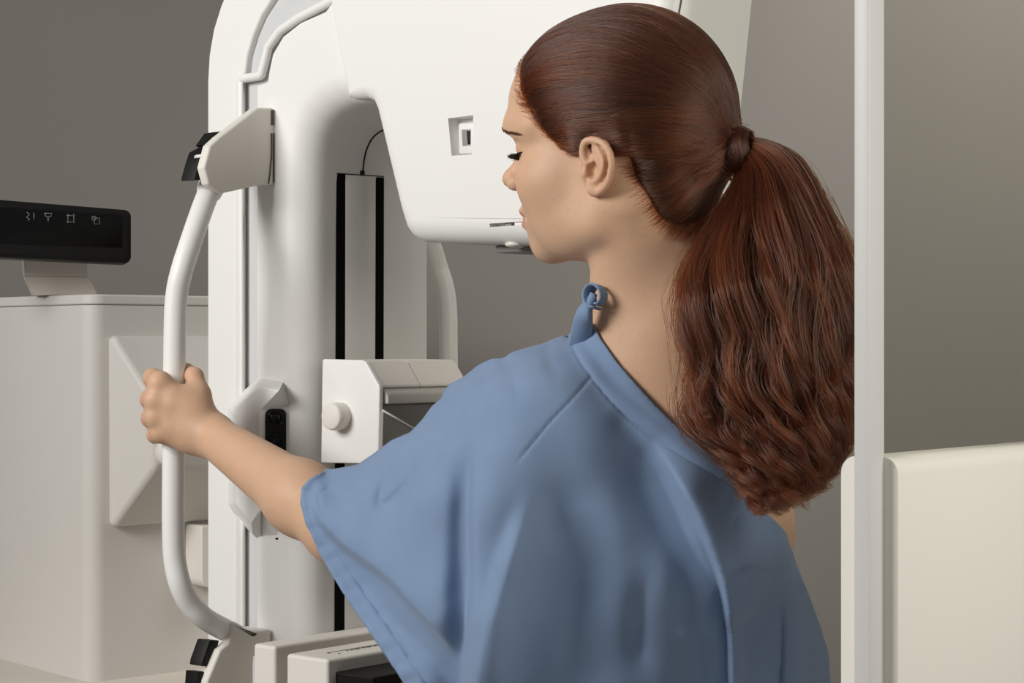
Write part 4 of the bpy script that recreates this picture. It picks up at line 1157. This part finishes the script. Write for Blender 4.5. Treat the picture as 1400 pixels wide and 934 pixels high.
# the slanting right facet carries the black key panel
fo = Om + mN * (top2[7][0]) - mB * .026; fe = Om + mN * base2[6][0] + mB * .004
fx = fe - fo; fx[2] = 0; wlen = np.linalg.norm(fx); fx /= wlen; fn = np.cross(mZ, fx); fn = fn if fn @ mN > 0 else -fn
def facet(px, py, off=0.0): return plane_hit(px, py, fo + fn * off, fn)
def facet2(pts, off):
    return np.array([((facet(x, y, off) - fo) @ fx, facet(x, y, off)[2]) for x, y in pts])
def facet3(off): return lambda p, d: fo + fx * p[0] + mZ * p[1] + fn * (off - d)
q = round_poly(facet2([(363, 559), (391.5, 559), (391.5, 640), (363, 640)], .003), .007, 6)
kp = link('key_panel', pillow(q, .0012, .006, facet3(.003), seg=3), M['black'], pod); sharpen(kp, 50)
for y in (573, 606):
    c = facet2([(377, y)], .004)[0]; cw = fo + fx * c[0] + mZ * c[1] + fn * .003
    ring = np.array([cw + .0088 * (math.cos(a) * fx * .92 + math.sin(a) * mZ) for a in np.linspace(0, 2 * np.pi, 28, endpoint=False)])
    o = link('round_key', tube(np.vstack([ring, ring[:2]]), .0013, 8, cap=False, up=tuple(fn)), M['screen'], kp)
    bm = bmesh.new(); bmesh.ops.create_uvsphere(bm, u_segments=20, v_segments=10, radius=1)
    Mx = Matrix(((fx[0] * .0062, 0 * fx[0], fn[0] * .0014, cw[0]), (fx[1] * .0062, 0, fn[1] * .0014, cw[1]), (0, .0066, 0, cw[2]), (0, 0, 0, 1)))
    bmesh.ops.transform(bm, matrix=Mx, verts=bm.verts); me = bpy.data.meshes.new('k'); bm.to_mesh(me); bm.free()
    link('key_dome', me, M['screen'], o)
side_plate('screw_hole', [(376, 735.5), (380, 735.5), (380, 738), (376, 738)], .0016, .002, M['void'], mach)

# ---- compression carriage on the rails
CO = .004
cr_px = [(440.5, 491), (495, 492.5), (500, 495), (518, 527), (519, 531), (517, 634), (438.5, 633)]
q = s2(cr_px, CO); q = round_poly(q, [.003, .008, .006, .003, .001, .001, .002], 4)
car = link('compression_carriage', pillow(q, .0014, .005, side3(CO), seg=4), M['white'], mach); sharpen(car, 35)
# hood along the front, in two lengths, with the rounded far end
hq = s2([(446, 492), (495, 493), (500, 495.5), (517.5, 527.5), (517.5, 530.5), (446, 530.5)], CO)
def along(b0, b1, poly, name, mat, parent, sc0=1.0):
    pl = [Om + mN * a + mZ * b + mB * b0 for a, b in poly]; return link(name, prism(pl, mB * (b1 - b0)), mat, parent)
o = along(.0012, .062, hq, 'hood', M['offwhite'], car); bevel(o, .0010, 2)
o = along(.0628, .140, hq, 'hood', M['offwhite'], car); bevel(o, .004, 3)
# drive housing under the hood
bq = s2([(446, 530), (518, 530), (524, 536), (527, 542), (527, 553), (446, 553)], CO - .004)
o = along(.004, .135, bq, 'drive_housing', M['midgrey'], car); bevel(o, .002, 2)
bq = s2([(446, 553), (518, 553), (518, 633), (446, 633)], CO - .004)
o = along(.004, .130, bq, 'lower_housing', M['clear_grey'], car); bevel(o, .001, 2)
# smoked paddle arm slanting under the housing
fo_ = s2([(519, 562)], CO)[0][0] + .004
pa = [frontP(524, 562, fo_), frontP(575, 592, fo_), frontP(600, 640, fo_), frontP(522, 640, fo_)]
o = link('paddle_arm', prism(pa, -mN * .006), M['greyplastic'], car); bevel(o, .001)
o = link('paddle_edge', tube([frontP(523, 561, fo_ + .001), frontP(576, 592, fo_ + .001)], .0010, 8), M['white'], car)
kc_ = sideP(455, 567, CO + .0005)
def lathe(profile, c, ax, seg=32):
    ax = ax / np.linalg.norm(ax); u = np.cross(ax, [0, 0, 1.0]); u /= np.linalg.norm(u); w = np.cross(ax, u)
    V = []; 
    for h, r in profile:
        for k in range(seg):
            a = 2 * np.pi * k / seg; V.append(c + ax * h + r * (math.cos(a) * u + math.sin(a) * w))
    f = [tuple(range(seg)), tuple((len(profile) - 1) * seg + k for k in range(seg))]
    for i in range(len(profile) - 1):
        for k in range(seg): f.append((i * seg + k, i * seg + (k + 1) % seg, (i + 1) * seg + (k + 1) % seg, (i + 1) * seg + k))
    return mesh(V, f)
kc_ = sideP(467, 569, CO)
kn = link('knob', lathe([(0, .0150), (.014, .0150), (.0165, .0142), (.0175, .0125)], kc_, -mB), M['offwhite'], car); sharpen(kn, 45)

# ---- breast support: two slabs with the detector plate
def slab_m(name, corner_px, corner_py, off, n_len, b_len, h, mat, r):
    c = sideP(corner_px, corner_py, off)
    o = link(name, box(c - mZ * h, mN * n_len, mB * b_len, mZ * h), mat, mach); bevel(o, r, 4); return o
sA = slab_m('support_arm', 346, 880, .075, .034, .26, .09, M['offwhite'], .004)
sB = slab_m('support_table', 391, 894, .085, .062, .28, .055, M['offwhite'], .004)
c = sideP(391, 894, .085); 
o = link('detector_tray', box(c + mN * .030 + mB * .012 - mZ * .034, mN * .085, mB * .24, mZ * .020), M['black'], mach); bevel(o, .002)
dt = o
o = link('tray_edge', box(c + mN * .113 + mB * .014 - mZ * .028, mN * .003, mB * .23, mZ * .003), M['steel'], dt); bevel(o, .0005)
o = link('tray_catch', box(c + mN * .060 - mZ * .052, mN * .02, mB * .03, mZ * .016), M['black'], dt); bevel(o, .002)
# printed scale on the table top
pr_ = []
def mark(n0, b0, n1, b1): pr_.append(box(c + mN * n0 + mB * b0 + mZ * .0002, mN * (n1 - n0), mB * (b1 - b0), mZ * .0003))
mark(.030, .03, .0308, .12); mark(.030, .03, .034, .0315); mark(.042, .035, .0435, .0375)
for k in range(9): mark(.0335, .055 + k * .006, .0365, .0572 + k * .006 + .0015 * (k % 3))
V_, f_ = [], []
for me in pr_:
    b0 = len(V_); V_ += [tuple(v.co) for v in me.vertices]; f_ += [tuple(b0 + i for i in pp_.vertices) for pp_ in me.polygons]
link('printed_scale', mesh(V_, f_), M['ink'], sB)
# ------------------------------------------------------------------ operator console: cabinet on a bench, display on top
YC = 2.75
ck = P(121, 402, YC); zt = ck[2]
al, ar = math.radians(50), math.radians(40)
dl = np.array([-math.cos(al), math.sin(al), 0]); dr_ = np.array([math.cos(ar), math.sin(ar), 0])
zbase = P(121, 934, YC)[2]
bench = empty('console_bench', np.array([ck[0] - .1, ck[1] + .3, 0]), 'pale beige bench top carrying the tall grey cabinet', 'bench')
f0 = np.array([ck[0], ck[1], 0]) - dl * .30 - dr_ * .30
o = link('bench_top', box(f0 + mZ * (zbase - .03), dl * .70, dr_ * .85, mZ * .03), M['beige'], bench); bevel(o, .004)
for a, b in ((.04, .04), (.62, .04), (.04, .77), (.62, .77)):
    o = link('leg', box(f0 + dl * a + dr_ * b, dl * .04, dr_ * .04, mZ * (zbase - .03)), M['greyplastic'], bench); bevel(o, .004)
cab = empty('console_cabinet', np.array([ck[0], ck[1], zbase]), 'tall pale grey cabinet under the black display, with a pyramid shaped cover on its side', 'cabinet')
LL, LR = .42, .50
cpoly = np.array([[0, 0], [LL, 0], [LL, LR], [0, LR]])
rp = round_poly(cpoly, [.024, .01, .01, .01], 6)
def cab_prism(z0, z1, grow=0.0):
    pl = []
    for a, b in rp:
        a2 = a + (a - LL / 2) / (LL / 2) * grow; b2 = b + (b - LR / 2) / (LR / 2) * grow
        pl.append(np.array([ck[0], ck[1], z0]) + dl * a2 + dr_ * b2)
    return prism(pl, mZ * (z1 - z0))
o = link('body', cab_prism(zbase, zt - .0150, -.0015), M['console'], cab); sharpen(o, 40); cbody = o
o = link('lid', cab_prism(zt - .0145, zt), M['console'], cab); bevel(o, .003, 3, 50)
# bevelled cover: a low pyramid whose apex is cut off, standing on the right-hand face
oy = -.045
def cabR(px, py, off=0.0): return plane_hit(px, py, np.array([ck[0], ck[1], 0]) + oR * off, oR)
oR = np.cross(dr_, mZ); oR = oR if oR[1] < 0 else -oR
w0 = [cabR(153, 459, .012), cabR(300, 459, .012), cabR(300, 721, .012), cabR(154, 721, .012)]
r0 = np.array(w0); r0[0][2] = r0[1][2] = cabR(153, 459, .012)[2]; r0[2][2] = r0[3][2] = cabR(154, 721, .012)[2]
ext = (r0[1] - r0[0]) * 1.9; r0[1] = r0[0] + ext; r0[2] = r0[3] + ext
ctr = r0.mean(0)
ap = [cabR(207, 545, .075), cabR(330, 545, .075), cabR(330, 640, .075), cabR(212, 640, .075)]
V_ = [v - oR * .014 for v in r0] + list(r0) + ap
f_ = [(0, 1, 2, 3)] + [(i, (i + 1) % 4, 4 + (i + 1) % 4, 4 + i) for i in range(4)] + [(4 + i, 4 + (i + 1) % 4, 8 + (i + 1) % 4, 8 + i) for i in range(4)] + [(8, 9, 10, 11)]
o = link('bevelled_cover', mesh(V_, f_), M['console'], cab); bevel(o, .012, 5, 12); o.modifiers['bevel'].use_clamp_overlap = True
cz = P(262, 715, 2.6)
o = link('round_plug', lathe([(0, .018), (.004, .02), (.02, .02), (.024, .016)], cabR(228, 618, .072), oR), M['offwhite'], cab)
# rounded drum lower on the same face
qd = [cabR(*q) for q in round_poly([(253, 716), (300, 716), (300, 800), (253, 800)], [3, 3, 14, 14], 6)]
o = link('socket_cover', prism(qd, oR * .045), M['offwhite'], cab); bevel(o, .012, 5, 50)

# display
YD = 2.72
disp = empty('control_display', P(75, 405, YD + .16), 'black rectangular control display with four small white symbols, on top of the grey cabinet', 'display')
A0, A1 = P(-60, 268.5, YD - .02), P(180, 287, YD + .06)
ux = A1 - A0; ux[2] = 0; LN = np.linalg.norm(ux); ux /= LN; un = np.cross(ux, mZ); un = un if un[1] < 0 else -un
tilt = math.radians(3); uv = mZ * math.cos(tilt) - un * math.sin(tilt); un2 = un * math.cos(tilt) + mZ * math.sin(tilt)
dO = P(180, 360, YD + .06)
def D3(px, py, off=0.0): return plane_hit(px, py, dO + un2 * off, un2)
def d2(pts, off=0.0): return np.array([((D3(x, y, off) - dO) @ ux, (D3(x, y, off) - dO) @ uv) for x, y in pts])
def d3(off): return lambda p, d: dO + ux * p[0] + uv * p[1] + un2 * (off - d)
q = round_poly(d2([(-70, 267), (180, 287), (180, 360.5), (-70, 349)]), .010, 6)
hs = link('display_housing', pillow(q, .006, .030, d3(0), seg=5), M['black'], disp)
q = d2([(-60, 279), (166.5, 294.5), (166.5, 339), (-60, 331)], .001)
scn = link('screen', pillow(round_poly(q, .002, 3), .0006, .003, d3(.001), seg=2), M['screen'], hs)
# printed symbols: zigzag with a bar, funnel, square with corner marks, two overlapping squares
def icon(name, lines, w=.0009):
    V_, f_ = [], []
    for ln in lines:
        pts_ = [dO + ux * a + uv * b + un2 * .0016 for a, b in d2(ln, .0016)]
        me = tube(pts_, w, 6); b0 = len(V_); V_ += [tuple(v.co) for v in me.vertices]; f_ += [tuple(b0 + i for i in pp_.vertices) for pp_ in me.polygons]
    o = link(name, mesh(V_, f_), M['icon'], hs); return o
icon('printed_symbol', [[(37, 290), (40.5, 293.5), (36.5, 297), (41, 300), (38, 301.5)], [(46.5, 291), (46.5, 300)]], .0007)
icon('printed_symbol', [[(61, 291.5), (71, 292), (69.5, 296.5), (63, 296.3), (61, 291.5)], [(66, 296.5), (66, 303)], [(64.6, 299.5), (67.4, 299.7)]], .0007)
icon('printed_symbol', [[(93, 292.5), (93, 305)], [(101, 292.5), (101, 305)], [(91, 294.5), (103, 294.8)], [(91, 303.5), (103, 303.8)]], .0006)
icon('printed_symbol', [[(126, 296), (131, 296.3), (131, 301), (126, 300.7), (126, 296)], [(128.5, 298), (136, 298.4), (136, 306.5), (129, 306.2), (128.5, 298)]], .0006)
# bracket: wide upright lip and a sloping foot
cb = [P(34, 356, YD + .10), P(120, 358, YD + .13)]
def quad_block(tl, tr, br, bl, vec): 
    return prism([tl, tr, br, bl], vec)
vb = -un * .035
o = link('bracket_neck', quad_block(P(33, 352, YD + .10), P(120.5, 355, YD + .13), P(121, 379, YD + .13), P(35, 377, YD + .10), vb), M['beige'], disp); bevel(o, .002)
zc_ = zt + .0002
def onlid(px, Yq):
    v = P(px, 402, Yq); v[2] = zc_; return v
o = link('bracket_foot', quad_block(P(35, 377, YD + .10), P(121, 379, YD + .13), onlid(135, YD + .14), onlid(47, YD + .11), vb), M['beige'], disp); bevel(o, .002)
# ------------------------------------------------------------------ camera, light, exposure
cam = bpy.data.cameras.new('camera'); co = bpy.data.objects.new('camera', cam); COL.objects.link(co)
cam.lens = 70.0; cam.sensor_width = 36.0; cam.sensor_fit = 'HORIZONTAL'
co.location = (0, 0, ZC); co.rotation_euler = (math.pi / 2, 0, 0); cam.clip_start = 0.05
sc.camera = co

def area(name, loc, target, size, power, col=(1, 1, 1), size_y=None):
    l = bpy.data.lights.new(name, 'AREA'); l.energy = power; l.color = col
    l.shape = 'RECTANGLE'; l.size = size; l.size_y = size_y or size
    o = bpy.data.objects.new(name, l); COL.objects.link(o); o.location = loc
    o.rotation_euler = (Vector(target) - Vector(loc)).to_track_quat('-Z', 'Y').to_euler(); return o
area('key_light', (-1.9, .75, 2.25), (-.05, 2.0, 1.35), .95, 52, (1.0, .985, .96))
area('right_light', (1.05, 1.0, 1.68), (.5, 1.8, 1.2), .5, 9.0, (1.0, .97, .91))
area('wall_wash_light', (1.0, 2.8, 2.75), (1.0, 3.42, 1.2), .9, 13.5, (1.0, .97, .92)).data.spread = math.radians(115)  # added wash to brighten the back wall's right side, not a room fixture
w = bpy.data.worlds.new('world'); sc.world = w; w.use_nodes = True
w.node_tree.nodes['Background'].inputs['Color'].default_value = (1.0, .98, .95, 1)
w.node_tree.nodes['Background'].inputs['Strength'].default_value = .22
sc.view_settings.view_transform = 'Standard'; sc.view_settings.look = 'None'
sc.view_settings.exposure = 0.0; sc.view_settings.gamma = 1.0; sc.view_settings.use_curve_mapping = False
sc.cycles.use_denoising = True
sc.cycles.max_bounces = 8; sc.cycles.transparent_max_bounces = 24
